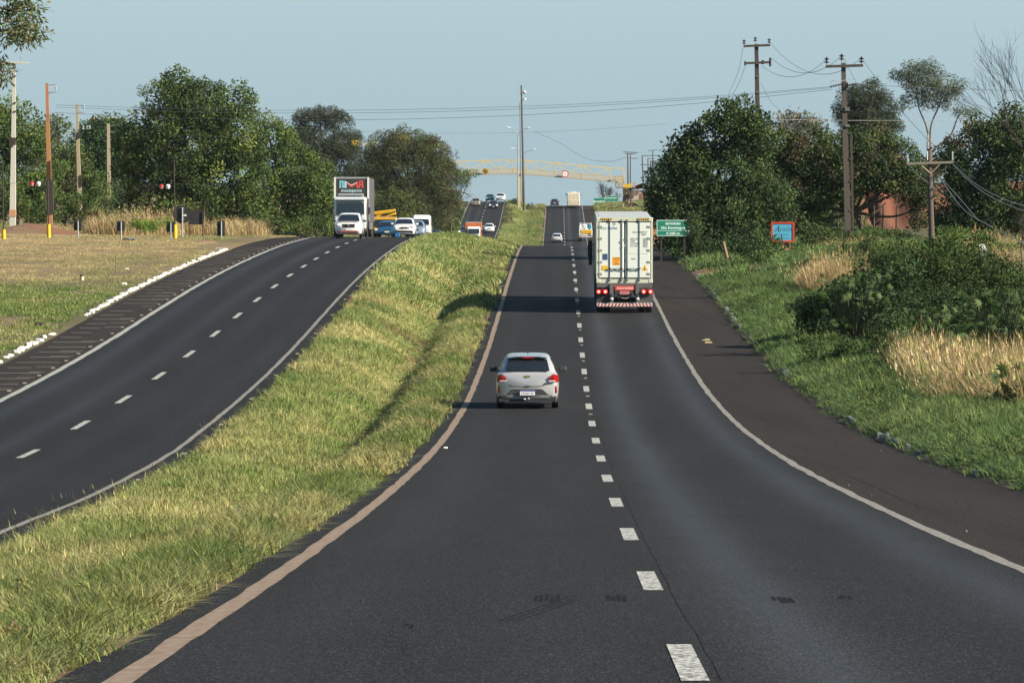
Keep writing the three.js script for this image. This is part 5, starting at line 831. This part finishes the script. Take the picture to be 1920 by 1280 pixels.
{ // silver hatchback, seen from behind
  const silver = phys(.43, .44, .45, .32, { clearcoat: 1, clearcoatRoughness: .06, metalness: .3 });
  const t = car('silver_hatchback', 'silver hatchback seen from behind in the left lane of the right carriageway', 'car', { ...HATCH, rearSill: 1.015, rw0: .8 }, silver, { rear: false });
  const zs = (a) => a < .71 ? 2.085 : a < .757 ? lerp(2.085, 2.05, (a - .71) / .047) : a < .813 ? lerp(2.05, 1.95, (a - .757) / .056) : lerp(1.95, 1.7, (a - .813) / .04);
  for (const s of [-1, 1]) {
    const top = (a) => a < .7 ? lerp(.86, .955, (a - .565) / .135) : lerp(.955, .90, (a - .7) / .15), bot = (a) => a < .6 ? lerp(.83, .735, (a - .565) / .035) : .728;
    const l = part('tail_light', loft([...Array(12)].map((_, i) => { const a = .565 + .284 * i / 11; return [[0, -.06], [0, .022], [.5, .03], [1, .022], [1, -.06]].map(([t, dz]) => [s * (a + .01), lerp(bot(a), top(a), t), zs(a) + dz]); }), { close: false, caps: false, crease: .8 }), lampRed, t);
    part('clear_lens', rbox(.19, .045, .03, .012, s * .665, .752, 2.115, 0, s * .1, 0), mat(.5, .44, .42, .2), l);
    part('reflector', rbox(.05, .2, .04, .012, s * .775, .53, 2.035, 0, s * .6, s * .1), lampRed, t);
  }
  part('bumper_insert', loft([[1.98, 1], [2.115, 1], [2.13, .95]].map(([dz, k]) => [[-.72, .33], [.72, .33], [.6, .38], [.44, .525], [.36, .54], [-.36, .54], [-.44, .525], [-.6, .38]].map(([a, b]) => [a * k, .43 + (b - .43) * k, dz - .06 * (a / .72) ** 2])), { crease: .3 }), mat(.07, .073, .075, .6), t, 'grey trapezoid bumper insert');
  part('rear_bumper', loft([[1.9, 1], [2.09, 1], [2.12, .96]].map(([dz, k]) => [[-.8, .19], [.8, .19], [.815, .28], [.78, .35], [0, .36], [-.78, .35], [-.815, .28]].map(([a, b]) => [a * k, b, dz - .08 * (a / .8) ** 2])), { crease: .3 }), plastic, t);
  const pl = print(256, 84, (g, W, H) => { g.fillStyle = '#e9eaec'; g.fillRect(0, 0, W, H); g.fillStyle = '#3c57a6'; g.fillRect(0, 0, W, 20); g.fillStyle = '#30343c'; g.font = 'bold 56px sans-serif'; g.textAlign = 'center'; g.fillText('EIG8C22', W / 2, 74); });
  part('plate', box(.41, .135, .012, 0, .435, 2.14), mat(.6, .6, .6, .5), t); part('plate_print', flat(.4, .128, 0, .435, 2.1475), printMat(pl), t);
  part('spoiler', loft([[-.53, .9], [-.3, 1], [.3, 1], [.53, .9]].map(([a, k]) => [[1.37, 1.335], [1.66, 1.315], [1.68, 1.335], [1.4, 1.36]].map(([zz, y]) => [a, 1.41 + (y - 1.335) * k + (1 - k) * -.3, zz]))), silver, t);
  part('brake_light', rbox(.3, .045, .03, .012, 0, 1.372, 1.672), lampRed, t);
  part('antenna', loft([[0, 1], [.04, .7], [.075, .12]].map(([y, k]) => [[-.025, -.07], [.025, -.07], [.02, .06], [-.02, .06]].map(([a, b]) => [a * k, 1.465 + y, .95 + b * k + y * .5]))), plastic, t); part('antenna_rod', cyl(.005, .004, .16, 0, 1.56, 1.02, .5), plastic, t);
  const gold = mat(.6, .42, .1, .3, .7); part('emblem', S().box(.16, .038, .016, 0, .885, 2.085).box(.07, .062, .016, 0, .885, 2.086, 0, 0, .25).get(), gold, t);
  part('door_handle_recess', rbox(.14, .02, .02, .008, 0, .615, 2.098), plastic, t); part('lettering', box(.07, .016, .01, .42, .885, 2.07), chrome, t);
  part('hatch_seam', S().tube([V(-.5, .665, 2.083), V(-.42, .635, 2.096), V(0, .625, 2.103), V(.42, .635, 2.096), V(.5, .665, 2.083)], .006, 4).get(), plastic, t);
  part('tow_hitch', S().add(new THREE.SphereGeometry(.035, 12, 8).translate(-.08, .26, 2.2)).cyl(.012, .012, .09, .03, .31, 2.2).add(new THREE.SphereGeometry(.03, 12, 8).translate(.03, .27, 2.2)).bar(V(0, .22, 2.0), V(-.08, .24, 2.2), .02).get(), chrome, t);
  part('window_sticker', box(.03, .045, .004, -.49, 1.26, 1.63, -.45), mat(.7, .6, .2, .6), t);
  onRoad(t, 990, 125.2, hR, 1);
}
// oncoming and far cars
const whiteP = paintM(.72, .72, .70), toward = (t, px, d) => onRoad(t, px, d, hL, -1);
{
  const t = car('white_crossover', 'white crossover with a dark hexagonal grille leading the oncoming traffic over the crest', 'car', { ...SUV, grille: [.86, .27], grilleY: .8, plateY: .56, lowerMat: mat(.16, .035, .035, .6) }, whiteP, { rear: false });
  for (const s of [-1, 1]) part('side_intake', rbox(.07, .3, .06, .02, s * .72, .62, -2.12, 0, s * .5, s * .15), plastic, t); part('emblem', cyl(.07, .07, .02, 0, .84, -2.25, Math.PI / 2), chrome, t); part('lower_lip', rbox(1.25, .16, .1, .04, 0, .42, -2.17), mat(.22, .05, .05, .6), t, 'reddish lower lip'); part('hood_line', box(1.3, .02, .6, 0, 1.075, -1.75), whiteP, t);
  toward(t, 656, 300);
}
{
  const t = car('white_hatchback', 'white hatchback with a split dark grille just left of the white van', 'car', { ...HATCH, grille: [.8, .12], grilleY: .66, lampY: .74, plateY: .45 }, paintM(.74, .74, .73), { rear: false, mirrorMat: whiteP });
  part('lower_grille', rbox(1.35, .1, .08, .03, 0, .44, -2.09), plastic, t); part('upper_grille', rbox(.5, .05, .05, .02, 0, .74, -2.1), plastic, t); part('emblem', box(.2, .05, .02, 0, .7, -2.125), mat(.6, .5, .2, .3, .7), t);
  toward(t, 759, 350);
}
toward(car('silver_blue_car', 'silver-blue car almost hidden between the white hatchback and the white van', 'car', HATCH, paintM(.2, .27, .37, .2), { rear: false, mirrorMat: whiteP }), 780, 395);
toward(car('blue_car', 'small old blue car half hidden left of the white hatchback', 'car', { ...OLD, W: 1.62 }, paintM(.012, .09, .2), { rear: false, mirrorMat: plastic }), 727, 385);
{ const t = thing('blue_crate', 'small bright blue crate on the road below the white hatchback', 'crate', V(0, 0, 0)); part('crate', rbox(.36, .26, .4, .03, 0, .13, 0), mat(.02, .15, .42, .5), t); part('lid', rbox(.38, .05, .42, .02, 0, .28, 0), mat(.03, .18, .46, .5), t); onRoad(t, 745, 338, hL, -1); }
toward(car('dark_car', 'dark car with only its roof showing right of the white van', 'car', SEDAN, paintM(.012, .03, .035), { rear: false }), 815, 560);
toward(car('dark_car', 'dark car with one lit headlight beside the orange-topped truck', 'car', HATCH, paintM(.015, .02, .03), { rear: false, lightsOn: true }), 869, 735);
toward(car('white_car', 'white car right of the orange-topped truck on the far slope', 'car', HATCH, paintM(.68, .69, .7), { rear: false, mirrorMat: whiteP }), 917.5, 752);
toward(car('black_car', 'black car with bright headlights near the top of the far slope', 'car', HATCH, paintM(.012, .015, .02), { rear: false, lightsOn: true }), 925.5, 848);
toward(car('beige_pickup', 'old beige pickup near the top of the far slope, left lane', 'pickup', { ...PICKUP, grille: [1.0, .22] }, paintM(.27, .245, .18), { rear: false }), 892.5, 858);
toward(car('teal_car', 'dark teal car behind the black car at the top of the far slope', 'car', SEDAN, paintM(.03, .09, .1), { rear: false }), 919, 896);
toward(car('white_suv', 'white SUV with bright headlights cresting the far slope', 'car', { ...SUV, frontLamp: [.42, .16] }, paintM(.7, .7, .72), { rear: false, lightsOn: true, mirrorMat: whiteP }), 939, 893);
onRoad(car('silver_car', 'silver car seen from behind on the far slope of the right carriageway', 'car', { ...HATCH, tailY: .82 }, paintM(.6, .61, .63, .2)), 1044.5, 722, hR, 1);
onRoad(car('dark_car', 'dark car disappearing over the far crest left of the bus', 'car', SEDAN, paintM(.02, .025, .03)), 1040, 925, hR, 1);
function boxBody(t, w, h, l, y, zc, m, r = .05) { return part('box', rbox(w, h, l, r, 0, y + h / 2, zc), m, t); }
{ // white van
  const t = thing('white_van', 'tall white van behind the white hatchback', 'van'); const m = paintM(.76, .76, .75);
  const sec = (z, k, y1, yb = .35) => [[.98 * k, yb], [1.0 * k, .9], [.97 * k, 1.35], [.9 * k, y1 - .12], [.74 * k, y1], [-.74 * k, y1], [-.9 * k, y1 - .12], [-.97 * k, 1.35], [-1.0 * k, .9], [-.98 * k, yb]].map(([x, y]) => [x, Math.min(y, y1 - (y > y1 ? .05 : 0)), z]);
  part('body', loft([sec(-2.5, .9, .95), sec(-2.42, .97, 1.15), sec(-2.0, 1, 1.3), sec(-1.3, 1, 2.15), sec(-1.0, 1, 2.4), sec(2.4, 1, 2.42), sec(2.5, .95, 2.35)], { crease: .5 }), m, t);
  part('windshield', sheet(V(.84, 1.32, -2.05), V(-.84, 1.32, -2.05), V(-.76, 1.95, -1.52), V(.76, 1.95, -1.52), .03, 8, 3, .03), glass, t); part('hood', rbox(1.7, .08, .5, .04, 0, 1.2, -2.2, -.35), m, t);
  for (const s of [-1, 1]) { part('headlight', rbox(.26, .26, .15, .05, s * .76, .9, -2.42), lampClear, t); part('mirror', rbox(.2, .3, .12, .04, s * 1.14, 1.5, -1.7), plastic, t); wheel(t, s * .85, .34, -1.6, .34, .2); wheel(t, s * .85, .34, 1.5, .34, .2); } part('grille', rbox(.9, .2, .08, .03, 0, .86, -2.48), plastic, t); part('bumper', rbox(1.85, .2, .12, .05, 0, .5, -2.47), plastic, t);
  toward(t, 791, 470);
}
function cabTruck(name, label, o) {            // cab-over lorry facing -z
  const t = thing(name, label, 'truck'), { w, cab, m } = o, hw = (o.cabW ?? w) / 2 * .94, z = o.front;
  const sec = (zz, k, y0, y1) => [[hw * k, y0], [hw * k, y1 - .15], [hw * k * .93, y1], [-hw * k * .93, y1], [-hw * k, y1 - .15], [-hw * k, y0]].map(([x, y]) => [x, y, zz]);
  part('cab', loft([sec(z, .93, .55, cab * .62), sec(z + .04, .99, .5, cab * .72), sec(z + .22, 1, .5, cab * .94), sec(z + .5, 1, .5, cab), sec(z + o.cabL, 1, .5, cab)], { crease: .45 }), m, t);
  const y0 = cab * .56, y1 = cab * .86; part('windshield', sheet(V(hw * .88, y0, z - .04), V(-hw * .88, y0, z - .04), V(-hw * .86, y1, z + .08), V(hw * .86, y1, z + .08), .04, 8, 3, .02), glass, t);
  for (const s of [-1, 1]) { part('headlight', rbox(.34, .18, .1, .04, s * hw * .72, .72, z + .01), lampClear, t); part('mirror', rbox(.16, .5, .14, .04, s * (hw + .22), y0 + .28, z + .22), plastic, t); part('side_window', sheet(...(s > 0 ? [V(hw + .012, y0, z + .35), V(hw + .012, y0, z + .95), V(hw + .012, y1, z + .95), V(hw + .012, y1, z + .42)] : [V(-hw - .012, y0, z + .95), V(-hw - .012, y0, z + .35), V(-hw - .012, y1, z + .42), V(-hw - .012, y1, z + .95)]), 0, 3, 2), glass, t); }
  part('bumper', rbox(hw * 2, .3, .2, .06, 0, .5, z + .04), o.bumper || plastic, t); part('grille', rbox(w * .6, cab * .14, .06, .03, 0, cab * .4, z - .01), o.grille || plastic, t);
  for (const a of o.axles) for (const s of [-1, 1]) wheel(t, s * (w / 2 - .2), .48, a, .48, .28);
  return t;
}
{ // box truck
  const t = cabTruck('box_truck', 'large oncoming box truck with a white cab and a dark front panel lettered maxispuma', { w: 2.6, cabW: 2.48, cab: 2.9, cabL: 2, front: -5.6, m: paintM(.66, .67, .66), axles: [-4.6, 2.6, 3.9], grille: mat(.5, .5, .49, .5) });
  const top = 4.35, g = mat(.065, .065, .07, .6); part('box', rbox(2.6, top - 1.1, 9, .05, 0, (top + 1.1) / 2, 1.1), g, t); part('chassis', box(1.1, .35, 10.5, 0, .85, .3), blackBrown, t);
  part('front_panel', box(2.22, top - 1.3, .05, 0, (top + 1.3) / 2, -3.42), mat(.035, .03, .028, .6), t); for (const s of [-1, 1]) part('corner_post', box(.14, top - 1.15, .12, s * 1.22, (top + 1.15) / 2, -3.43), mat(.66, .66, .65, .5), t); part('roof_rail', box(2.6, .12, .1, 0, top - .02, -3.4), mat(.3, .31, .32, .5), t);
  const tex = print(512, 256, (c, W, H) => { c.fillStyle = '#352f2d'; c.fillRect(0, 0, W, H); c.lineWidth = 34; c.strokeStyle = '#6fb5c6'; c.beginPath(); c.moveTo(28, 160); c.lineTo(28, 30); c.lineTo(80, 30); c.lineTo(80, 140); c.lineTo(122, 140); c.lineTo(122, 20); c.stroke(); c.lineWidth = 12; c.strokeStyle = '#dfe6e6'; c.beginPath(); c.moveTo(144, 160); c.lineTo(144, 40); c.lineTo(256, 106); c.lineTo(370, 44); c.stroke(); c.strokeStyle = '#c9463f'; c.lineWidth = 28; c.beginPath(); c.moveTo(160, 66); c.lineTo(256, 126); c.lineTo(372, 62); c.lineTo(372, 140); c.lineTo(420, 140); c.lineTo(420, 30); c.lineTo(478, 30); c.lineTo(478, 78); c.lineTo(450, 90); c.lineTo(482, 112); c.lineTo(482, 158); c.stroke(); c.font = 'bold 76px sans-serif'; c.fillStyle = '#a9c9cf'; c.textAlign = 'center'; c.fillText('maxispuma', W / 2, 236, 490); });
  const pg = flat(1.85, .95, 0, 3.7, -3.455); pg.rotateY(Math.PI); pg.translate(0, 0, -6.91); part('print', pg, printMat(tex), t);
  part('roof_deflector', rbox(1.9, .2, .9, .08, 0, 3.0, -4.7, .2), paintM(.22, .26, .28), t); part('sun_visor', rbox(2.1, .16, .3, .05, 0, 2.68, -5.5, .4), mat(.25, .29, .31, .4), t); part('marker_lamps', box(.8, .08, .1, 0, 3.06, -4.3), mat(.5, .5, .48, .5), t);
  for (const s of [-1, 1]) { part('side_skirt', box(.05, .6, 6, s * 1.25, .85, .6), mat(.1, .1, .1, .6), t); part('side_fairing', box(.2, 2.1, .08, s * 1.17, 1.75, -3.5), black, t); }
  toward(t, 663, 336);
}
{ // yellow machine carrier behind the blue car
  const t = cabTruck('yellow_truck', 'yellow lorry with a folded loader boom behind the blue car', { w: 2.3, cab: 1.9, cabL: 1.5, front: -3, m: paintM(.5, .27, .005), axles: [-2.2, 1.6] }); const ym = paintM(.62, .35, .005);
  part('boom', S().rbox(2.0, .3, .35, .06, .1, 2.35, -.6, 0, 0, -.12).rbox(1.7, .26, .3, .06, -.1, 2.02, -.7, 0, .1, -.25).rbox(.42, .9, .4, .08, .75, 1.75, -.5, 0, 0, .2).get(), ym, t); part('mast', rbox(.5, 1.4, .5, .08, .6, 1.5, 0), ym, t); part('counterweight', rbox(.9, .5, .7, .1, .55, 1.55, -.9), paintM(.8, .42, .01), t); part('bed', box(2.3, .3, 4.4, 0, .95, 1), blackBrown, t); part('hose', S().tube([V(-.9, 2.4, -.8), V(-.2, 2.15, -1), V(.6, 1.9, -.9)], .05).get(), black, t);
  toward(t, 724, 415);
}
{ // small truck with an orange box
  const t = cabTruck('orange_truck', 'small white-cabbed truck with an orange box, its wheels hidden by the grassy crest', { w: 2.1, cab: 2.35, cabL: 1.6, front: -2.9, m: paintM(.72, .72, .7), axles: [-2.1, 1.5] }); part('box', rbox(2.55, 2.2, 4, .06, .08, 1.85, .9), paintM(.48, .13, .035), t);
  toward(t, 889, 704);
}
{ // bus
  const t = thing('bus', 'cream-white bus seen from behind at the top of the right carriageway', 'bus'), m = paintM(.68, .61, .48); part('body', rbox(2.5, 2.5, 9.5, .16, 0, 1.7, 0), m, t); part('roof_unit', rbox(.9, .2, 1.6, .08, 0, 3.03, 3), m, t); part('skirt', rbox(2.42, .28, 9.3, .05, 0, .42, 0), blackBrown, t);
  for (const s of [-1, 1]) { part('tail_light', rbox(.14, .24, .06, .02, s * 1.1, 1.15, 4.75), mat(.06, .02, .02, .4), t); part('mirror', rbox(.16, .4, .12, .04, s * 1.38, 2.4, -4.5), plastic, t); wheel(t, s * 1.08, .45, 3, .45, .26); wheel(t, s * 1.08, .45, -3, .45, .26); } part('engine_door', rbox(1.5, .75, .03, .02, 0, 1.25, 4.76), m, t);
  const tex = print(64, 64, (g) => { g.fillStyle = '#e6dcc6'; g.fillRect(0, 0, 64, 64); g.fillStyle = '#6a6154'; g.fillRect(14, 10, 36, 6); g.fillRect(28, 16, 8, 22); g.fillRect(10, 46, 44, 5); }); part('emblem', flat(.8, .8, 0, 1.75, 4.752), printMat(tex), t);
  onRoad(t, 1075, 880, hR, 1);
}
{ // yellow-tailed lorry
  const t = thing('flatbed_lorry', 'small white lorry with a yellow tailboard and a blue bundle, ahead of the container truck', 'truck'), m = paintM(.74, .74, .73); part('bed', rbox(2.15, .9, 3.6, .05, 0, 1.35, .6), m, t); part('tailboard', rbox(1.75, .62, .06, .03, .12, 1.55, 2.42), mat(.66, .38, .01, .5), t); part('cab', rbox(2.0, 1.6, 1.7, .12, 0, 1.7, -2.2), m, t);
  const s = S(); for (const x of [-1.0, 0, 1.0]) s.bar(V(x, 1.8, 2.3), V(x * .88, 2.85, 2.25), .05); s.bar(V(-.88, 2.85, 2.25), V(.88, 2.85, 2.25), .05); for (const x of [-1, 1]) s.bar(V(x, 1.8, -1), V(x * .88, 2.85, -1), .05).bar(V(x * .88, 2.85, 2.25), V(x * .88, 2.85, -1), .05); s.build('rack', mat(.75, .76, .76, .4), t); part('rack_bag', rbox(.5, .7, .5, .15, -.35, 2.35, 1.8), mat(.7, .66, .62, .8), t);
  part('bumper', rbox(2.1, .16, .12, .03, 0, .72, 2.4), mat(.62, .55, .55, .6), t); for (const x of [-1, 1]) { part('tail_light', rbox(.34, .1, .05, .02, x * .75, .98, 2.43), lampRed, t); for (const z of [1.4, -2]) wheel(t, x * .88, .4, z, .4, .3); part('mudflap', box(.4, .5, .03, x * .85, .45, 2.0), plastic, t); } part('lamp_cluster', box(.36, .14, .05, .6, 1.16, 2.43), black, t); part('plate', box(.4, .13, .02, .1, .98, 2.44), mat(.7, .7, .7, .5), t);
  const b = thing('blue_bundle', 'blue bundle tied on top of the lorry with the yellow tailboard', 'bundle'); const g = new THREE.IcosahedronGeometry(.42, 3), p = g.attributes.position; for (let i = 0; i < p.count; i++) { const k = 1 + .35 * n3(p.getX(i) * 4, p.getY(i) * 4, p.getZ(i) * 4); p.setXYZ(i, p.getX(i) * k * .9, p.getY(i) * k, p.getZ(i) * k); } g.computeVertexNormals(); g.translate(.62, 2.35, 1.9); part('cloth', g, mat(.03, .30, .42, .7), b);
  onRoad(t, 1098, 728, hR, 1); onRoad(b, 1098, 728, hR, 1);
}
{ // container truck seen from behind
  const t = thing('container_truck', 'articulated truck with a white refrigerated container seen from behind in the right lane', 'truck'), Z = 6.1, Y0 = 1.3, H = 2.83, Wd = 2.44, cream = phys(.42, .44, .44, .5, { clearcoat: .2 }), door = phys(.80, .84, .77, .45, { clearcoat: .25 }), dark = mat(.03, .03, .032, .7), gasket = mat(.035, .035, .035, .8);
  const body = S().box(Wd - .06, H - .1, 12.0, 0, Y0 + H / 2, 0); for (let z = -5.6; z < 5.9; z += .28) for (const s of [-1, 1]) body.box(.03, H - .5, .14, s * (Wd / 2 - .02), Y0 + H / 2, z); for (let z = -5.5; z < 5.8; z += .6) body.box(Wd - .3, .02, .3, 0, Y0 + H - .035, z); part('container', body.get(), cream, t);
  const fr = S(); for (const s of [-1, 1]) { fr.box(.09, H - .36, .16, s * (Wd / 2 - .045), Y0 + H / 2, Z - .08); for (const y of [Y0 + .09, Y0 + H - .09]) fr.rbox(.18, .18, .2, .02, s * (Wd / 2 - .09), y, Z - .1); } fr.box(Wd - .36, .16, .14, 0, Y0 + H - .085, Z - .08).box(Wd - .36, .17, .14, 0, Y0 + .085, Z - .08); part('door_frame', fr.get(), phys(.62, .64, .50, .5), t);
  const hz = print(128, 16, (g) => { g.fillStyle = '#d9a92c'; g.fillRect(0, 0, 128, 16); g.fillStyle = '#1d1a14'; for (let x = -8; x < 140; x += 22) { g.beginPath(); g.moveTo(x, 16); g.lineTo(x + 10, 16); g.lineTo(x + 20, 0); g.lineTo(x + 10, 0); g.fill(); } });
  for (const s of [-1, 1]) part('hazard_tape', flat(.52, .085, s * .8, Y0 + H - .075, Z + .003), printMat(hz), t);
  const dh = H - .42, dy = Y0 + H / 2; const gk = S().box(Wd - .2, .035, .03, 0, dy + dh / 2 + .005, Z - .03).box(Wd - .2, .035, .03, 0, dy - dh / 2 - .005, Z - .03).box(.05, dh, .03, 0, dy, Z - .03); for (const s of [-1, 1]) gk.box(.04, dh, .03, s * (Wd / 2 - .11), dy, Z - .03); part('door_gasket', gk.get(), gasket, t);
  for (const s of [-1, 1]) {
    const dr = part('door', rbox(Wd / 2 - .15, dh - .03, .05, .02, s * (Wd / 4 - .045), dy, Z - .02), door, t);
    for (const x of [.12, .64]) { part('locking_bar', S().cyl(.015, .015, dh + .2, s * x, dy, Z + .017, 0, 0, 0, 10).get(), mat(.085, .09, .085, .5, .5), dr); for (const y of [dy - dh / 2 - .07, dy + dh / 2 + .07]) part('cam', rbox(.09, .12, .04, .015, s * x, y, Z + .02), mat(.2, .21, .18, .5), dr); const h = part('bar_handle', S().box(.34, .03, .03, s * x - .1 * (x > .3 ? 1 : -1) * s * 1, dy - dh / 2 + .41, Z + .05, 0, 0, .12 * s).rbox(.07, .08, .05, .015, s * x, dy - dh / 2 + .41, Z + .04).get(), dark, dr); }
    for (const k of [-.44, -.22, 0, .22, .44].map((v) => v * dh * 1.0)) part('hinge', rbox(.17, .1, .02, .008, s * (Wd / 2 - .17), dy + k * .96, Z + .008), mat(.3, .31, .28, .6), dr);
  }
  const marks = print(512, 1024, (g, W, Hh) => { g.clearRect(0, 0, W, Hh); g.fillStyle = '#3c4248'; g.textAlign = 'left'; g.font = 'bold 48px sans-serif'; g.fillText('SZLU 480291 0', 90, 180, 330); g.fillText('45R1', 285, 232); g.font = 'bold 46px sans-serif'; [['MAX GR', '34000'], ['TARE', '4620'], ['PAYLOAD', '29380'], ['CU CAP', '67.5']].forEach(([a, b], i) => { g.fillText(a, 40, 330 + 52 * i); g.font = 'bold 27px sans-serif'; g.fillText(b + ' KG', 320, 318 + 52 * i, 110); g.fillText('74950 LB', 320, 344 + 52 * i, 110); g.font = 'bold 46px sans-serif'; }); g.fillRect(20, 640, 420, 3); g.fillStyle = '#7a8086'; g.fillText('9000', 60, 770); });
  const mm = new THREE.MeshStandardMaterial({ map: marks, transparent: true, alphaTest: .5, roughness: .6 });
  part('door_lettering', flat(1.0, 2.0, .66, dy + .1, Z + .0075), mm, t);
  const logo = print(512, 256, (g) => { g.clearRect(0, 0, 512, 256); g.font = 'bold 88px sans-serif'; g.fillStyle = '#6db5a0'; g.fillText('Sea', 20, 170); g.fillStyle = '#44659c'; g.fillText('Cube', 185, 170); g.lineWidth = 9; g.strokeStyle = '#3c4248'; g.beginPath(); g.ellipse(330, 42, 26, 34, 0, 0, 7); g.stroke(); g.beginPath(); g.moveTo(330, 20); g.lineTo(330, 64); g.stroke(); });
  part('company_logo', flat(1.0, .5, -.6, dy + .98, Z + .0075), new THREE.MeshStandardMaterial({ map: logo, transparent: true, alphaTest: .5, roughness: .6 }), t);
  part('blue_label', box(.21, .26, .006, -.84, dy - .28, Z + .01), mat(.055, .09, .2, .6), t); part('yellow_label', box(.26, .2, .006, -.86, dy - .76, Z + .01), mat(.82, .48, .02, .6), t);
  const org = print(128, 150, (g) => { g.fillStyle = '#f0a11c'; g.fillRect(0, 0, 128, 150); g.fillStyle = '#3d2c14'; g.font = 'bold 30px sans-serif'; g.textAlign = 'center'; g.fillText('CAUTION', 64, 36, 110); g.fillText('4.3', 64, 84); g.fillText('HIGH', 64, 136); }); part('orange_label', flat(.3, .35, -.36, dy - .47, Z + .009), printMat(org), t);
  const tri = new THREE.Shape(); tri.moveTo(-.13, 0); tri.lineTo(.13, 0); tri.lineTo(0, .23); const tg = new THREE.ShapeGeometry(tri); tg.translate(.87, dy - .87, Z + .009); part('warning_triangle', tg, mat(.82, .42, .01, .6), t); part('triangle_mark', box(.025, .09, .004, .87, dy - .8, Z + .0125), dark, t);
  for (const [x, y, c] of [[-.03, dy + .45, [.08, .3, .06]], [.0, dy + .2, [.3, .3, .3]]]) part('seal', rbox(.06, .09, .03, .01, x, y, Z + .06), mat(...c, .5), t);
  // chassis
  part('rear_beam', box(2.4, .18, .3, 0, Y0 - .1, Z - .16), mat(.11, .11, .11, .7), t); part('chassis_rails', S().box(.16, .4, 12, -.5, .95, -.1).box(.16, .4, 12, .5, .95, -.1).get(), mat(.09, .09, .09, .7), t);
  for (const s of [-1, 1]) { part('corner_lock', rbox(.2, .1, .2, .02, s * 1.05, Y0 - .02, Z - .15), dark, t); part('bracket', S().box(.16, .95, .08, s * .56, .78, Z + .0).get(), mat(.13, .13, .13, .6), t); const lm = part('lamp_bar', rbox(.5, .2, .07, .03, s * .98, .93, Z + .03), mat(.16, .01, .01, .4), t); for (const x of [.83, 1.12]) { part('tail_light', cyl(.09, .09, .04, s * x, .93, Z + .075, Math.PI / 2, 0, 0, 16), litRed, lm); part('bulb_glow', cyl(.045, .045, .015, s * x, .93, Z + .1, Math.PI / 2, 0, 0, 12), litRedHot, lm); }
    part('mud_flap', box(.72, .72, .02, s * .86, .6, Z - .05), s > 0 ? mat(.075, .075, .075, .85) : dark, t); part('round_lamp', S().lathe([[0, .05], [.06, .045], [.085, 0], [.06, -.06], [0, -.07]], s * .56, .62, Z + .09).get().rotateX(0), mat(.62, .63, .58, .3), t); part('lamp_stem', box(.05, .2, .05, s * .56, .74, Z + .07), dark, t); }  // right flap lighter than the left: its sunlit tone is put into the colour
  const plq = print(256, 64, (g) => { g.fillStyle = '#cf3a2c'; g.fillRect(0, 0, 256, 64); g.fillStyle = '#f6ded6'; g.font = 'italic bold 46px sans-serif'; g.textAlign = 'center'; g.fillText('FACCHINI', 128, 49, 220); }); part('maker_board', box(.84, .2, .02, 0, 1.08, Z + .02), mat(.5, .05, .03, .6), t); part('maker_print', flat(.83, .19, 0, 1.08, Z + .033), printMat(plq), t);
  const lp = print(128, 44, (g) => { g.fillStyle = '#d58a8d'; g.fillRect(0, 0, 128, 44); g.fillStyle = '#8e2b33'; g.font = 'bold 34px sans-serif'; g.textAlign = 'center'; g.fillText('AZK-4521', 64, 35, 116); }); part('plate', box(.42, .14, .015, 0, .88, Z + .02), mat(.5, .2, .2, .6), t); part('plate_print', flat(.41, .13, 0, .88, Z + .03), printMat(lp), t);
  const st = print(512, 32, (g) => { g.fillStyle = '#d8cfca'; g.fillRect(0, 0, 512, 32); g.fillStyle = '#a2444a'; for (let i = -1; i < 17; i++) { const x = i * 32; const k = i < 8 ? 1 : -1; g.beginPath(); g.moveTo(x, k > 0 ? 32 : 0); g.lineTo(x + 16, k > 0 ? 32 : 0); g.lineTo(x + 30, k > 0 ? 0 : 32); g.lineTo(x + 14, k > 0 ? 0 : 32); g.fill(); } }); part('underrun_bar', box(2.4, .15, .08, 0, .36, Z + .02), mat(.6, .58, .56, .6), t); part('underrun_print', flat(2.38, .14, 0, .36, Z + .063), printMat(st), t);
  for (const z of [5.2, 3.95, 2.7]) for (const s of [-1, 1]) for (const x of [.75, 1.07]) wheel(t, s * x, .5, z, .5, .27); part('axles', S().cyl(.07, .07, 1.9, 0, .5, 5.2, 0, 0, Math.PI / 2).cyl(.07, .07, 1.9, 0, .5, 3.95, 0, 0, Math.PI / 2).get(), dark, t); part('air_hoses', S().tube([V(-.3, .75, 6.0), V(0, .62, 6.05), V(.3, .72, 6.0)], .025).get(), mat(.2, .2, .19, .6), t); part('dolly_box', box(.6, .2, .4, 0, .72, 5.6), mat(.12, .12, .11, .7), t);
  part('cab', S().rbox(2.46, 2.7, 2.2, .15, 0, 2.05, -8.2).get(), mat(.05, .055, .06, .5), t); part('tractor_chassis', box(1.1, .4, 4.6, 0, .8, -6.8), dark, t); for (const s of [-1, 1]) { part('mirror', S().rbox(.2, .75, .22, .05, s * 1.4, 2.3, -8.6).rbox(.16, .4, .2, .05, s * 1.38, 1.75, -8.6).bar(V(s * 1.1, 2.5, -8.6), V(s * 1.4, 2.5, -8.6), .03).get(), black, t); for (const z of [-5.6, -6.8, -8.7]) wheel(t, s * 1.05, .5, z, .5, .3); }
  const c = onRoad(t, 1167.5, 196 + 6, hR, 1); c.updateMatrix();
}
scene.fog = new THREE.FogExp2(C(.62, .72, .80), .00003);
renderer.render(scene, camera);
